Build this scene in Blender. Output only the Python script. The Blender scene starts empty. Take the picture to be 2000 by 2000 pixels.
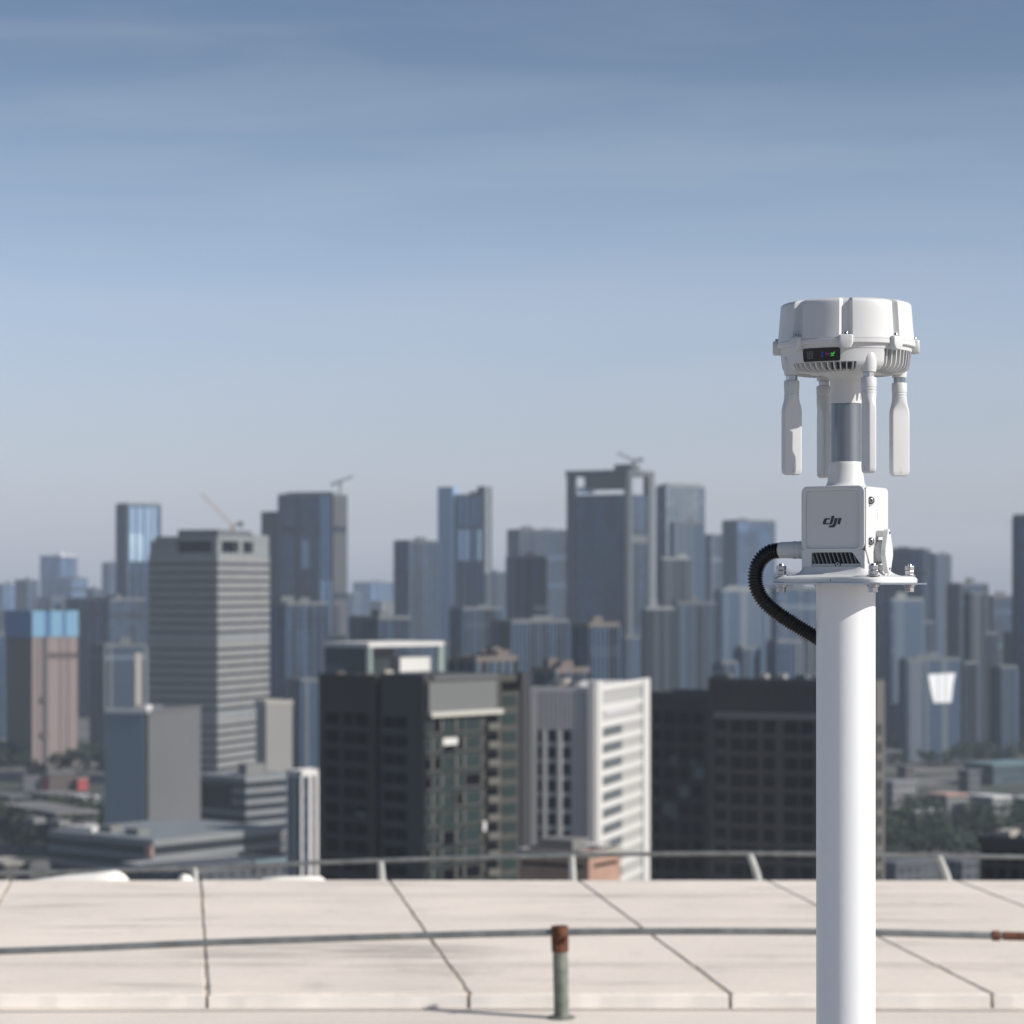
import bpy, bmesh, math, random
from mathutils import Vector, Matrix

random.seed(7)
R = math.radians
scn = bpy.context.scene
C = scn.collection

# ------------------------------------------------------------------ camera
F = 5000.0            # focal length in photo pixels (2000 px wide frame)
HZ = 1140.0           # photo row of the horizon
CAMZ = 1.55           # eye height above the roof
GROUND = CAMZ - 100.0 # street level
D0 = 2.9              # distance of the mast
cam_d = bpy.data.cameras.new('camera')
cam_d.sensor_width = 36; cam_d.sensor_height = 36; cam_d.sensor_fit = 'HORIZONTAL'
cam_d.lens = F/2000*36
cam_d.shift_y = 0.07
cam_d.clip_start = 0.05; cam_d.clip_end = 60000
cam_d.dof.use_dof = True; cam_d.dof.focus_distance = 2.86; cam_d.dof.aperture_fstop = 12
cam = bpy.data.objects.new('camera', cam_d); C.objects.link(cam)
cam.location = (0, 0, CAMZ); cam.rotation_euler = (R(90), 0, 0)
scn.camera = cam

# ------------------------------------------------------------------ sky, sun, exposure
SUN = Vector((0.93, -0.37, 0)).normalized()*math.cos(R(33)) + Vector((0, 0, math.sin(R(33))))
world = bpy.data.worlds.new('World'); scn.world = world; world.use_nodes = True
wn = world.node_tree; wn.nodes.clear()
w_out = wn.nodes.new('ShaderNodeOutputWorld'); w_bg = wn.nodes.new('ShaderNodeBackground')
w_sky = wn.nodes.new('ShaderNodeTexSky'); w_sky.sky_type = 'NISHITA'; w_sky.sun_disc = False
w_sky.sun_elevation = R(33); w_sky.sun_rotation = math.atan2(SUN.x, SUN.y)
w_sky.altitude = 100; w_sky.air_density = 1.0; w_sky.dust_density = 1.0; w_sky.ozone_density = 2.0
w_bg.inputs['Strength'].default_value = 0.088
# the smoggy air of the place: the clear-sky colours shifted by elevation, held constant above the frame
w_tc = wn.nodes.new('ShaderNodeTexCoord'); w_sp = wn.nodes.new('ShaderNodeSeparateXYZ'); w_mr = wn.nodes.new('ShaderNodeMapRange')
w_mr.inputs[1].default_value = 0; w_mr.inputs[2].default_value = .25; w_mr.inputs[3].default_value = 0; w_mr.inputs[4].default_value = 1
w_cr = wn.nodes.new('ShaderNodeValToRGB'); w_mul = wn.nodes.new('ShaderNodeVectorMath'); w_mul.operation = 'MULTIPLY'
w_sc = wn.nodes.new('ShaderNodeVectorMath'); w_sc.operation = 'SCALE'; w_sc.inputs['Scale'].default_value = 2.0
SKYCORR = ((0.0, (1.12,1.12,1.56)), (.11, (1.08,1.06,1.42)), (.27, (1.15,1.06,1.26)), (.43, (1.19,1.09,1.22)), (.66, (.95,.91,.97)), (.80, (.74,.74,.80)), (1.0, (.66,.68,.74)))
while len(w_cr.color_ramp.elements) < len(SKYCORR): w_cr.color_ramp.elements.new(.5)
for e, (p_, c_) in zip(w_cr.color_ramp.elements, SKYCORR): e.position = p_; e.color = (c_[0]/2, c_[1]/2, c_[2]/2, 1)
wn.links.new(w_tc.outputs['Generated'], w_sp.inputs[0]); wn.links.new(w_sp.outputs[2], w_mr.inputs[0]); wn.links.new(w_mr.outputs[0], w_cr.inputs[0])
wn.links.new(w_sky.outputs[0], w_mul.inputs[0]); wn.links.new(w_cr.outputs[0], w_mul.inputs[1]); wn.links.new(w_mul.outputs[0], w_sc.inputs[0])
# faint streaks of high cloud
w_st = wn.nodes.new('ShaderNodeVectorMath'); w_st.operation = 'MULTIPLY'; w_st.inputs[1].default_value = (5, 5, 42); wn.links.new(w_tc.outputs['Generated'], w_st.inputs[0])
w_nz = wn.nodes.new('ShaderNodeTexNoise'); w_nz.inputs['Scale'].default_value = 1.0; w_nz.inputs['Detail'].default_value = 5; w_nz.inputs['Distortion'].default_value = .6; wn.links.new(w_st.outputs[0], w_nz.inputs['Vector'])
w_nr = wn.nodes.new('ShaderNodeMapRange'); w_nr.inputs[1].default_value = .42; w_nr.inputs[2].default_value = .72; w_nr.inputs[3].default_value = 0; w_nr.inputs[4].default_value = .16; wn.links.new(w_nz.outputs['Fac'], w_nr.inputs[0])
w_mx = wn.nodes.new('ShaderNodeMix'); w_mx.data_type = 'RGBA'; w_mx.inputs['B'].default_value = (5.4, 5.7, 6.2, 1)
wn.links.new(w_nr.outputs[0], w_mx.inputs['Factor']); wn.links.new(w_sc.outputs[0], w_mx.inputs['A']); wn.links.new(w_mx.outputs['Result'], w_bg.inputs[0]); wn.links.new(w_bg.outputs[0], w_out.inputs[0])
sun_d = bpy.data.lights.new('sun', 'SUN'); sun_d.energy = 4.4; sun_d.angle = R(0.53); sun_d.color = (1.0, 0.955, 0.89)
sun = bpy.data.objects.new('sun', sun_d); C.objects.link(sun)
sun.location = (20, -10, 40); sun.rotation_euler = SUN.to_track_quat('Z', 'Y').to_euler()
scn.view_settings.view_transform = 'Standard'; scn.view_settings.look = 'None'
scn.view_settings.exposure = 0.24; scn.view_settings.gamma = 1.0; scn.view_settings.use_curve_mapping = False
scn.render.engine = 'CYCLES'
scn.cycles.use_denoising = True
scn.cycles.max_bounces = 6; scn.cycles.volume_bounces = 1
scn.cycles.sample_clamp_indirect = 6

# ------------------------------------------------------------------ helpers
def tag(o, label=None, cat=None, group=None, kind=None):
    if label: o['label'] = label
    if cat: o['category'] = cat
    if group: o['group'] = group
    if kind: o['kind'] = kind
    return o

def empty(name, loc=(0,0,0), rz=0.0, label=None, cat=None, group=None):
    o = bpy.data.objects.new(name, None); C.objects.link(o)
    o.location = loc; o.rotation_euler = (0, 0, rz); o.empty_display_size = 0.1
    return tag(o, label, cat, group)

def link_mesh(name, me, mat=None, parent=None, loc=None):
    if mat is not None:
        me.materials.clear(); me.materials.append(mat)
    o = bpy.data.objects.new(name, me); C.objects.link(o)
    if parent is not None: o.parent = parent
    if loc is not None: o.location = loc
    return o

class MB:
    """collects geometry; build() links it as one mesh object"""
    def __init__(s): s.v = []; s.f = []
    def add(s, v, f):
        n = len(s.v); s.v += [tuple(p) for p in v]; s.f += [tuple(i+n for i in q) for q in f]; return s
    def box(s, a, b):
        x0,y0,z0 = a; x1,y1,z1 = b
        return s.add([(x0,y0,z0),(x1,y0,z0),(x1,y1,z0),(x0,y1,z0),(x0,y0,z1),(x1,y0,z1),(x1,y1,z1),(x0,y1,z1)],
                     [(3,2,1,0),(4,5,6,7),(0,1,5,4),(1,2,6,5),(2,3,7,6),(3,0,4,7)])
    def loft(s, rings, cap0=True, cap1=True):
        n = len(rings[0]); v = [p for r in rings for p in r]; f = []
        for i in range(len(rings)-1):
            for j in range(n):
                k = (j+1) % n
                f.append((i*n+j, i*n+k, (i+1)*n+k, (i+1)*n+j))
        if cap0: f.append(tuple(range(n-1, -1, -1)))
        if cap1: f.append(tuple((len(rings)-1)*n+j for j in range(n)))
        return s.add(v, f)
    def lathe(s, prof, seg=48, M=None, caps=True):
        rings = [[((M @ Vector((r*math.cos(2*math.pi*j/seg), r*math.sin(2*math.pi*j/seg), z))) if M else
                   Vector((r*math.cos(2*math.pi*j/seg), r*math.sin(2*math.pi*j/seg), z))) for j in range(seg)] for r, z in prof]
        return s.loft(rings, caps, caps)
    def prism(s, poly, h0, h1, axis='z'):
        def P(p, h):
            return {'z': (p[0],p[1],h), 'y': (p[0],h,p[1]), 'x': (h,p[0],p[1])}[axis]
        return s.loft([[P(p,h0) for p in poly], [P(p,h1) for p in poly]])
    def ringprism(s, outer, inner, h0, h1, axis='y'):
        def P(p, h):
            return {'z': (p[0],p[1],h), 'y': (p[0],h,p[1]), 'x': (h,p[0],p[1])}[axis]
        n = len(outer)
        v = [P(p,h0) for p in outer]+[P(p,h1) for p in outer]+[P(p,h0) for p in inner]+[P(p,h1) for p in inner]
        f = []
        for j in range(n):
            k = (j+1) % n
            f += [(j,k,n+k,n+j),(2*n+k,2*n+j,3*n+j,3*n+k),(k,j,2*n+j,2*n+k),(n+j,n+k,3*n+k,3*n+j)]
        return s.add(v, f)
    def tube(s, pts, rad, seg=12, cap=True):
        pts = [Vector(p) for p in pts]; rings = []; up = None
        for i, p in enumerate(pts):
            t = (pts[min(i+1,len(pts)-1)]-pts[max(i-1,0)]).normalized()
            if up is None:
                up = Vector((0,0,1)) if abs(t.z) < .9 else Vector((1,0,0))
            a = (up - t*up.dot(t)).normalized(); b = t.cross(a); up = a
            r = rad[i] if isinstance(rad, (list,tuple)) else rad
            rings.append([p + a*r*math.cos(2*math.pi*j/seg) + b*r*math.sin(2*math.pi*j/seg) for j in range(seg)])
        return s.loft(rings, cap, cap)
    def xf(s, fn): s.v = [tuple(fn(Vector(p))) for p in s.v]; return s
    def build(s, name, mat, parent=None, smooth=0, bevel=0, bseg=2, scale=1.0):
        me = bpy.data.meshes.new(name)
        me.from_pydata([(p[0]*scale,p[1]*scale,p[2]*scale) for p in s.v], [], s.f)
        bm = bmesh.new(); bm.from_mesh(me)
        bmesh.ops.recalc_face_normals(bm, faces=bm.faces)
        if bevel:
            es = [e for e in bm.edges if len(e.link_faces) == 2 and e.calc_face_angle(0) > R(40)]
            bmesh.ops.bevel(bm, geom=es, offset=bevel*scale, segments=bseg, profile=.5, affect='EDGES', clamp_overlap=True)
        bm.to_mesh(me); bm.free()
        if smooth:
            me.shade_smooth(); me.set_sharp_from_angle(angle=R(smooth))
        return link_mesh(name, me, mat, parent)

def rrect(hx, hy, r, n=6, cx=0, cy=0):
    p = []
    for sx, sy, a0 in ((1,1,0),(-1,1,90),(-1,-1,180),(1,-1,270)):
        for i in range(n+1):
            a = R(a0 + 90*i/n)
            p.append((cx+sx*(hx-r)+r*math.cos(a), cy+sy*(hy-r)+r*math.sin(a)))
    return p

UNIT = {}
def piece(parent, name, mat, a, b):
    """a box-shaped piece from corner a to corner b; alike pieces share one mesh"""
    if mat.name not in UNIT:
        m = MB().box((-.5,-.5,-.5),(.5,.5,.5)); me = bpy.data.meshes.new('piece')
        me.from_pydata(m.v, [], m.f); me.materials.append(mat); UNIT[mat.name] = me
    o = bpy.data.objects.new(name, UNIT[mat.name]); C.objects.link(o); o.parent = parent
    o.location = [(a[i]+b[i])/2 for i in range(3)]; o.scale = [max(abs(b[i]-a[i]), 1e-4) for i in range(3)]
    return o

# ------------------------------------------------------------------ materials
MATS = {}
def mat(name, col, rough=.6, metal=0.0, var=0.0, vscale=5.0, bump=0.0, bscale=60.0, spec=.5, emit=None, estr=0, coat=0):
    if name in MATS: return MATS[name]
    m = bpy.data.materials.new(name); m.use_nodes = True; nt = m.node_tree; N = nt.nodes; L = nt.links
    b = N['Principled BSDF']
    b.inputs['Base Color'].default_value = (*col, 1); b.inputs['Roughness'].default_value = rough
    b.inputs['Metallic'].default_value = metal; b.inputs['Specular IOR Level'].default_value = spec
    b.inputs['Coat Weight'].default_value = coat
    tc = N.new('ShaderNodeTexCoord')
    if var:
        nz = N.new('ShaderNodeTexNoise'); nz.inputs['Scale'].default_value = vscale; nz.inputs['Detail'].default_value = 6
        mp = N.new('ShaderNodeMapRange'); mp.inputs[1].default_value = .3; mp.inputs[2].default_value = .7
        mp.inputs[3].default_value = 1-var; mp.inputs[4].default_value = 1+var
        mx = N.new('ShaderNodeVectorMath'); mx.operation = 'SCALE'; mx.inputs[0].default_value = col
        L.new(tc.outputs['Object'], nz.inputs['Vector']); L.new(nz.outputs['Fac'], mp.inputs[0])
        L.new(mp.outputs[0], mx.inputs['Scale']); L.new(mx.outputs[0], b.inputs['Base Color'])
        mr = N.new('ShaderNodeMapRange'); mr.inputs[3].default_value = max(0, rough-.08); mr.inputs[4].default_value = min(1, rough+.08)
        L.new(nz.outputs['Fac'], mr.inputs[0]); L.new(mr.outputs[0], b.inputs['Roughness'])
    if bump:
        n2 = N.new('ShaderNodeTexNoise'); n2.inputs['Scale'].default_value = bscale; n2.inputs['Detail'].default_value = 4
        bp = N.new('ShaderNodeBump'); bp.inputs['Strength'].default_value = bump; bp.inputs['Distance'].default_value = .002
        L.new(tc.outputs['Object'], n2.inputs['Vector']); L.new(n2.outputs['Fac'], bp.inputs['Height']); L.new(bp.outputs[0], b.inputs['Normal'])
    if emit:
        b.inputs['Emission Color'].default_value = (*emit, 1); b.inputs['Emission Strength'].default_value = estr
    MATS[name] = m; return m

def facade(name, wall, glass, fh=3.8, bw=3.0, band=.35, mull=.16, metal=.55, grough=.22):
    """curtain wall: floor bands and mullions (wall colour) over reflecting panes of uneven tint"""
    if name in MATS: return MATS[name]
    m = bpy.data.materials.new(name); m.use_nodes = True; nt = m.node_tree; N = nt.nodes; L = nt.links
    b = N['Principled BSDF']; tc = N.new('ShaderNodeTexCoord'); sp = N.new('ShaderNodeSeparateXYZ'); sn = N.new('ShaderNodeSeparateXYZ')
    L.new(tc.outputs['Object'], sp.inputs[0]); L.new(tc.outputs['Normal'], sn.inputs[0])
    def M(op, a, bb=None, c=None):
        n = N.new('ShaderNodeMath'); n.operation = op
        for i, q in enumerate((a, bb, c)):
            if q is None: continue
            if isinstance(q, (int, float)): n.inputs[i].default_value = q
            else: L.new(q, n.inputs[i])
        return n.outputs[0]
    ny = M('ABSOLUTE', sn.outputs[1]); nyb = M('GREATER_THAN', ny, .5)
    u = M('ADD', M('MULTIPLY', sp.outputs[0], nyb), M('MULTIPLY', sp.outputs[1], M('SUBTRACT', 1, nyb)))
    uf = M('DIVIDE', u, bw); zf = M('DIVIDE', sp.outputs[2], fh)
    wm = M('MAXIMUM', M('LESS_THAN', M('FRACT', uf), mull), M('LESS_THAN', M('FRACT', zf), band))
    cmb = N.new('ShaderNodeCombineXYZ'); L.new(M('FLOOR', uf), cmb.inputs[0]); L.new(M('FLOOR', zf), cmb.inputs[1])
    wn_ = N.new('ShaderNodeTexWhiteNoise'); wn_.noise_dimensions = '2D'; L.new(cmb.outputs[0], wn_.inputs['Vector'])
    oi = N.new('ShaderNodeObjectInfo')
    cm2 = N.new('ShaderNodeCombineXYZ'); L.new(M('FLOOR', M('DIVIDE', u, bw*3.3)), cm2.inputs[0]); L.new(M('FLOOR', M('DIVIDE', sp.outputs[2], fh*9)), cm2.inputs[1]); L.new(M('MULTIPLY', oi.outputs['Random'], 50), cm2.inputs[2])
    wn3 = N.new('ShaderNodeTexWhiteNoise'); wn3.noise_dimensions = '3D'; L.new(cm2.outputs[0], wn3.inputs['Vector'])  # coarse tint blocks stand in for patchy reflections
    tint = N.new('ShaderNodeMapRange'); tint.inputs[3].default_value = .6; tint.inputs[4].default_value = 1.25; L.new(wn_.outputs['Value'], tint.inputs[0])
    gs = N.new('ShaderNodeVectorMath'); gs.operation = 'SCALE'; gs.inputs[0].default_value = glass; L.new(M('MULTIPLY', tint.outputs[0], M('ADD', .55, wn3.outputs['Value'])), gs.inputs['Scale'])
    mx = N.new('ShaderNodeMix'); mx.data_type = 'RGBA'; L.new(wm, mx.inputs['Factor'])
    L.new(gs.outputs[0], mx.inputs['A']); mx.inputs['B'].default_value = (*wall, 1)
    L.new(mx.outputs['Result'], b.inputs['Base Color'])
    inv = M('SUBTRACT', 1, wm); L.new(M('MULTIPLY', inv, metal), b.inputs['Metallic'])
    L.new(M('ADD', M('MULTIPLY', wm, .65-grough), grough), b.inputs['Roughness'])
    MATS[name] = m; return m

def concrete(name, col, stain=.5):
    m = bpy.data.materials.new(name); m.use_nodes = True; nt = m.node_tree; N = nt.nodes; L = nt.links
    b = N['Principled BSDF']; b.inputs['Roughness'].default_value = .85; b.inputs['Specular IOR Level'].default_value = .25
    g = N.new('ShaderNodeNewGeometry')
    def noise(scale, det=6, vec=None, rough=.55):
        n = N.new('ShaderNodeTexNoise'); n.inputs['Scale'].default_value = scale; n.inputs['Detail'].default_value = det
        n.inputs['Roughness'].default_value = rough
        L.new(vec if vec else g.outputs['Position'], n.inputs['Vector']); return n.outputs['Fac']
    def rng(v, a, bb, c, d):
        n = N.new('ShaderNodeMapRange'); n.inputs[1].default_value = a; n.inputs[2].default_value = bb
        n.inputs[3].default_value = c; n.inputs[4].default_value = d; L.new(v, n.inputs[0]); return n.outputs[0]
    def mul(a, bb):
        n = N.new('ShaderNodeMath'); n.operation = 'MULTIPLY'; L.new(a, n.inputs[0]); L.new(bb, n.inputs[1]); return n.outputs[0]
    st = N.new('ShaderNodeVectorMath'); st.operation = 'MULTIPLY'; st.inputs[1].default_value = (.9, 5.0, 1); L.new(g.outputs['Position'], st.inputs[0])
    big = rng(noise(.9), .3, .7, .90, 1.06)
    streak = mul(rng(noise(1.1, 5, st.outputs[0]), .56, .74, 1.0, 1-stain), rng(noise(3.2, 7, None, .65), .58, .75, 1.0, 1-stain*.6))
    fine = rng(noise(45, 4), .25, .75, .93, 1.05)
    speck = rng(noise(160, 2), .62, .72, 1.0, .84)
    def blotch(cx, cy, hx, hy, dark, sc_):
        a = N.new('ShaderNodeVectorMath'); a.operation = 'SUBTRACT'; a.inputs[1].default_value = (cx, cy, 0); L.new(g.outputs['Position'], a.inputs[0])
        c = N.new('ShaderNodeVectorMath'); c.operation = 'MULTIPLY'; c.inputs[1].default_value = (1/hx, 1/hy, 0); L.new(a.outputs[0], c.inputs[0])
        d = N.new('ShaderNodeVectorMath'); d.operation = 'LENGTH'; L.new(c.outputs[0], d.inputs[0])
        inside = rng(d.outputs['Value'], .35, 1.0, 1.0, 0.0)
        v = N.new('ShaderNodeVectorMath'); v.operation = 'MULTIPLY'; v.inputs[1].default_value = (1.6, 14, 1); L.new(g.outputs['Position'], v.inputs[0])
        patt = rng(noise(sc_, 5, v.outputs[0], .6), .42, .60, 0.22, 1.0)
        f = mul(inside, patt); return rng(f, 0, 1, 1.0, 1-dark)
    streak = mul(streak, blotch(-.66, 10.42, .85, .30, .62, 1.1))
    streak = mul(streak, blotch(0, 10.05, 9, .10, .28, 1.1))
    streak = mul(streak, blotch(.55, 11.4, 1.5, .12, .18, 1.0))
    streak = mul(streak, blotch(0, 12.3, 6, .14, .16, .9))
    k = mul(mul(big, streak), mul(fine, speck))
    sc = N.new('ShaderNodeVectorMath'); sc.operation = 'SCALE'; sc.inputs[0].default_value = col; L.new(k, sc.inputs['Scale'])
    L.new(sc.outputs[0], b.inputs['Base Color'])
    bp = N.new('ShaderNodeBump'); bp.inputs['Strength'].default_value = .35; bp.inputs['Distance'].default_value = .004
    L.new(noise(30, 8), bp.inputs['Height']); L.new(bp.outputs[0], b.inputs['Normal'])
    MATS[name] = m; return m

WHITE = mat('white_plastic', (.59,.595,.59), .42, var=.015, vscale=9, bump=.05, bscale=900)
WHITE2 = mat('white_antenna_plastic', (.58,.585,.58), .38, var=.015, vscale=9)
PAINT = mat('white_mast_paint', (.76,.77,.775), .36, var=.012, vscale=6, bump=.04, bscale=220)
GREYTUBE = mat('grey_anodised_tube', (.21,.235,.265), .30, metal=.6, var=.03, vscale=20)
STEEL = mat('bolt_steel', (.42,.43,.45), .22, metal=1.0, var=.05, vscale=60)
PLATE = mat('plate_steel', (.5,.53,.58), .35, metal=.9)
BLACK = mat('black_gloss', (.008,.009,.012), .18)
RUBBER = mat('black_conduit', (.005,.005,.006), .32)
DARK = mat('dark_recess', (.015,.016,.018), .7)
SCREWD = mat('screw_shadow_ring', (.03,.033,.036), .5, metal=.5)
LOGO = mat('logo_print', (.035,.042,.055), .5)
GREYP = mat('grey_plastic', (.42,.43,.43), .5)
FINSHADE = mat('fin_gap_shade_grey', (.07,.075,.08), .55)
SLAT = mat('slat_grey', (.20,.21,.215), .5)
PRINT = mat('faint_print', (.45,.455,.45), .5)
ROOF = concrete('roof_concrete', (.79,.705,.615), .34)
ROOF2 = concrete('roof_screed', (.75,.675,.595), .12)
DIM_DECK = mat('dim_deck_screed', (.40,.385,.37), .85, var=.12, vscale=2, bump=.3, bscale=80)
JOINT = mat('joint_filler', (.46,.385,.31), .9, var=.45, vscale=5)
GALV = mat('galvanised_pipe', (.20,.215,.215), .5, metal=.45, var=.25, vscale=14)
GALV2 = mat('weathered_post', (.17,.185,.155), .65, metal=.2, var=.35, vscale=25, bump=.2, bscale=150)
RUST = mat('rust', (.115,.042,.022), .85, var=.5, vscale=40, bump=.5, bscale=200)
MORTAR_SUN = mat('mortar_and_sunlit_edge', (.84,.79,.73), .9, var=.08, vscale=4)  # mortar ridges, and the sunlight painted on the front slab edge

# ------------------------------------------------------------------ the roof
def P2(x, y, D):
    return ((x-1000)/F*D, D, CAMZ-(y-HZ)/F*D)

SLAB_Z = 0.05
roof = MB().box((-24, -16, GROUND+.05), (24, 17.2, -.47)).build('rooftop', ROOF2)
tag(roof, kind='structure')
deck = MB().box((-23.9, 8.2, -.465), (23.9, 9.372, 0)).build('roof_deck', ROOF2); tag(deck, kind='structure')
deck = MB().box((-23.9, -15.9, -.465), (23.9, 8.196, 0)).build('roof_deck', DIM_DECK); tag(deck, kind='structure')  # deck out of view, toned darker to cut bounce light on the station
# precast slabs on a filler bed, jointed along lines that run away to the left
bed = MB().box((-23.9, 9.376, -.465), (23.9, 12.88, .0475)).build('slab_bed', JOINT); tag(bed, kind='structure')
SK = -0.129; W = .955
def jx(k, D): return (392-1000)/F*12.6 + k*W + SK*(D-12.6)
slab_i = 0
for row, (da, db) in enumerate(((9.350, 10.062), (10.069, 12.925))):
    for k in range(-3, 7):
        g = .006
        a0, a1 = jx(k, da)+g, jx(k+1, da)-g; b0, b1 = jx(k, db)+g, jx(k+1, db)-g
        z = SLAB_Z + random.uniform(.001, .004); dz = random.uniform(-.001, .001)
        n = 14
        front = [(a0+(a1-a0)*i/n, da + (random.uniform(-.004,.004) if 0 < i < n else 0)) for i in range(n+1)]
        right = [(a1+(b1-a1)*i/n + (random.uniform(-.003,.002) if 0 < i < n else 0), da+(db-da)*i/n) for i in range(1, n)]
        back = [(b1+(b0-b1)*i/n, db + (random.uniform(-.004,.004) if 0 < i < n else 0)) for i in range(n+1)]
        left = [(b0+(a0-b0)*i/n + (random.uniform(-.002,.003) if 0 < i < n else 0), db+(da-db)*i/n) for i in range(1, n)]
        lo = 0.003 if row == 0 else .0478
        m = MB(); poly = front+right+back+left
        zt = lambda p: z + dz*(p[0]-a0)
        # the front row overhangs its bed a little, so its edge shows as a low step
        m.loft([[(p[0],p[1],lo) for p in poly], [(p[0],p[1],zt(p)) for p in poly]])
        o = m.build('roof_slab', ROOF, bed, smooth=0, bevel=.006, bseg=1)
        if row == 0:   # sunlight on the front edge, painted as a paler strip
            es = [(a0+(a1-a0)*i/n, da-.012+random.uniform(-.002,.002)) for i in range(n+1)]
            MB().loft([[(x, y, zz) for x, y in es]+[(x, y+.0105, zz) for x, y in es[::-1]] for zz in (.002, .046+random.uniform(-.003,.002))]).build('sunlit_edge_strip', MORTAR_SUN, o)

# low mortar ridges just beyond the slab edge
def ridge(label, pts, D, depth):
    """pts: photo columns and rows of its crest"""
    rings = []
    for x, y in pts:
        X, _, Z = P2(x, y, D); rings.append([(X, D-.05, -.468), (X, D, Z-.03), (X, D+.06, Z), (X+.01, D+depth*.6, Z-.012), (X+.02, D+depth, -.468)])
    o = MB().loft(rings).build('mortar_ridge', MORTAR_SUN, smooth=50); return tag(o, label, 'mortar')
ridge('long tapering white mortar ridge at the far left of the roof edge', [(40,1728),(80,1721),(110,1717),(150,1714),(180,1711),(203,1708),(214,1711),(224,1718),(232,1728)], 13.2, .5)
ridge('small white mortar lump behind the roof edge below the grey slab tower', [(340,1730),(347,1714),(356,1709),(364,1711),(372,1720),(380,1730)], 13.2, .15)
ridge('flat white mortar strip behind the roof edge beside the dark apartment tower', [(500,1730),(512,1717),(545,1715),(590,1714),(618,1715),(626,1721),(632,1730)], 13.2, .3)

# ------------------------------------------------------------------ railings
def rail_curve(pts, n=60):
    out = []
    for i in range(n+1):
        t = i/n*(len(pts)-1); k = min(int(t), len(pts)-2); f = t-k
        p0 = pts[max(k-1,0)]; p1 = pts[k]; p2 = pts[k+1]; p3 = pts[min(k+2,len(pts)-1)]
        out.append(tuple(.5*((2*p1[c]) + (-p0[c]+p2[c])*f + (2*p0[c]-5*p1[c]+4*p2[c]-p3[c])*f*f + (-p0[c]+3*p1[c]-3*p2[c]+p3[c])*f**3) for c in range(3)))
    return out

DR = 9.13
nr = empty('pipe_railing', (P2(1095,0,DR)[0], DR, 0), label='low galvanised pipe rail with a rusty clamped post on the near concrete', cat='railing')
base = Vector(nr.location)
pp = [Vector(P2(x, y, DR+d))-base for x, y, d in ((-900,1885,.0),(0,1858,0),(500,1838,0),(1093,1821,0),(1600,1820,0),(1960,1828,0),(2900,1850,0))]
MB().tube(rail_curve(pp, 90), .0125, 14).build('rail_pipe', GALV, nr, smooth=60)
def near_post(xt, xb):
    t = Vector(P2(xt, 1812, DR))-base; b = Vector(P2(xb, 1140+F*CAMZ/DR, DR))-base; b.z = 0
    MB().tube([b+(t-b)*(i/6) for i in range(7)], .027, 18).build('post', GALV2, nr, smooth=50)
    p0 = b+(t-b)*.74; p1 = b+(t-b)*1.02
    c = MB().tube([p0, p0+(p1-p0)*.5, p1], [.0305,.031,.0305], 18)
    clamp = c.build('clamp', RUST, nr, smooth=50)
    q = p0+(p1-p0)*.45
    MB().tube([q+Vector((.022,-.018,.01)), q+Vector((.022,-.046,.01))], .009, 6).build('clamp_bolt', RUST, clamp)
    MB().tube([q+Vector((-.01,-.022,-.02)), q+Vector((-.01,-.042,-.02))], .007, 6).build('clamp_bolt', RUST, clamp)
    MB().lathe([(.05,0.0005),(.05,.006),(.04,.009)], 20, Matrix.Translation(b)).build('foot_plate', GALV2, nr, smooth=40)
near_post(1093, 1097); near_post(-420, -430); near_post(2600, 2612)
q0 = Vector(P2(1938, 1827.5, DR))-base; q1 = Vector(P2(1952, 1828, DR))-base; q2 = Vector(P2(2040, 1830, DR))-base
MB().tube([q0, q1], .0185, 14).build('coupling', RUST, nr, smooth=50)
MB().tube([q1+Vector((.012,0,0)), q2], .0155, 14).build('rusty_sleeve', RUST, nr, smooth=50)

DF = 16.0
fr = empty('pipe_railing', (P2(1118,0,DF)[0], DF, -.468), label='far thin pipe rail with pale leaning posts beyond the concrete slabs', cat='railing')
base2 = Vector(fr.location)
ff = [Vector(P2(x, y, DF))-base2 for x, y in ((-300,1712),(300,1698),(640,1684),(1000,1673),(1400,1667),(1800,1671),(2400,1680))]
MB().tube(rail_curve(ff, 70), .014, 10).build('rail_pipe', GALV, fr, smooth=60)
PALEP = mat('pale_post', (.42,.43,.41), .6, var=.15, vscale=10)
for x, lean, y in ((380,0,1694),(745,-3,1681),(1118,-2,1671),(1475,-18,1668),(1845,-20,1671),(2210,-8,1677)):
    t = Vector(P2(x+lean*.6, y, DF))-base2; b = Vector(P2(x-lean*.7, 1140+F*(CAMZ+.468)/DF, DF))-base2; b.z = .002
    pts = [b+(t-b)*(i/8)+Vector((math.sin(i/8*math.pi)*lean*-.0009,0,0)) for i in range(9)]
    MB().tube(pts, [.028-.008*i/8 for i in range(9)], 12).build('post', PALEP, fr, smooth=50)

# ------------------------------------------------------------------ the mast and the station on it
S = D0/F                         # metres per photo pixel at the mast
MX = (1652-1000)/F*D0
YAW = R(-29.8)
mast = empty('mast', (MX, D0, 0), label='thick smooth white mast pole carrying the white antenna station', cat='pole')
MB().lathe([(57.5*S, .012),(57.5*S, CAMZ-1.9*S)], 96).build('tube', PAINT, mast, smooth=40)
MB().lathe([(.075,.0005),(.075,.010),(.072,.0118),(.034,.0118)], 64).build('foot_plate', PAINT, mast, smooth=40)

st = empty('antenna_station', (MX, D0, CAMZ), YAW, 'white weatherproof antenna station with round dome and four paddle antennas on the mast', 'antenna station')
K = S
def pol(r, th, z): return (r*math.sin(th), -r*math.cos(th), z)   # th: 0 = front, + = right

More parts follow.
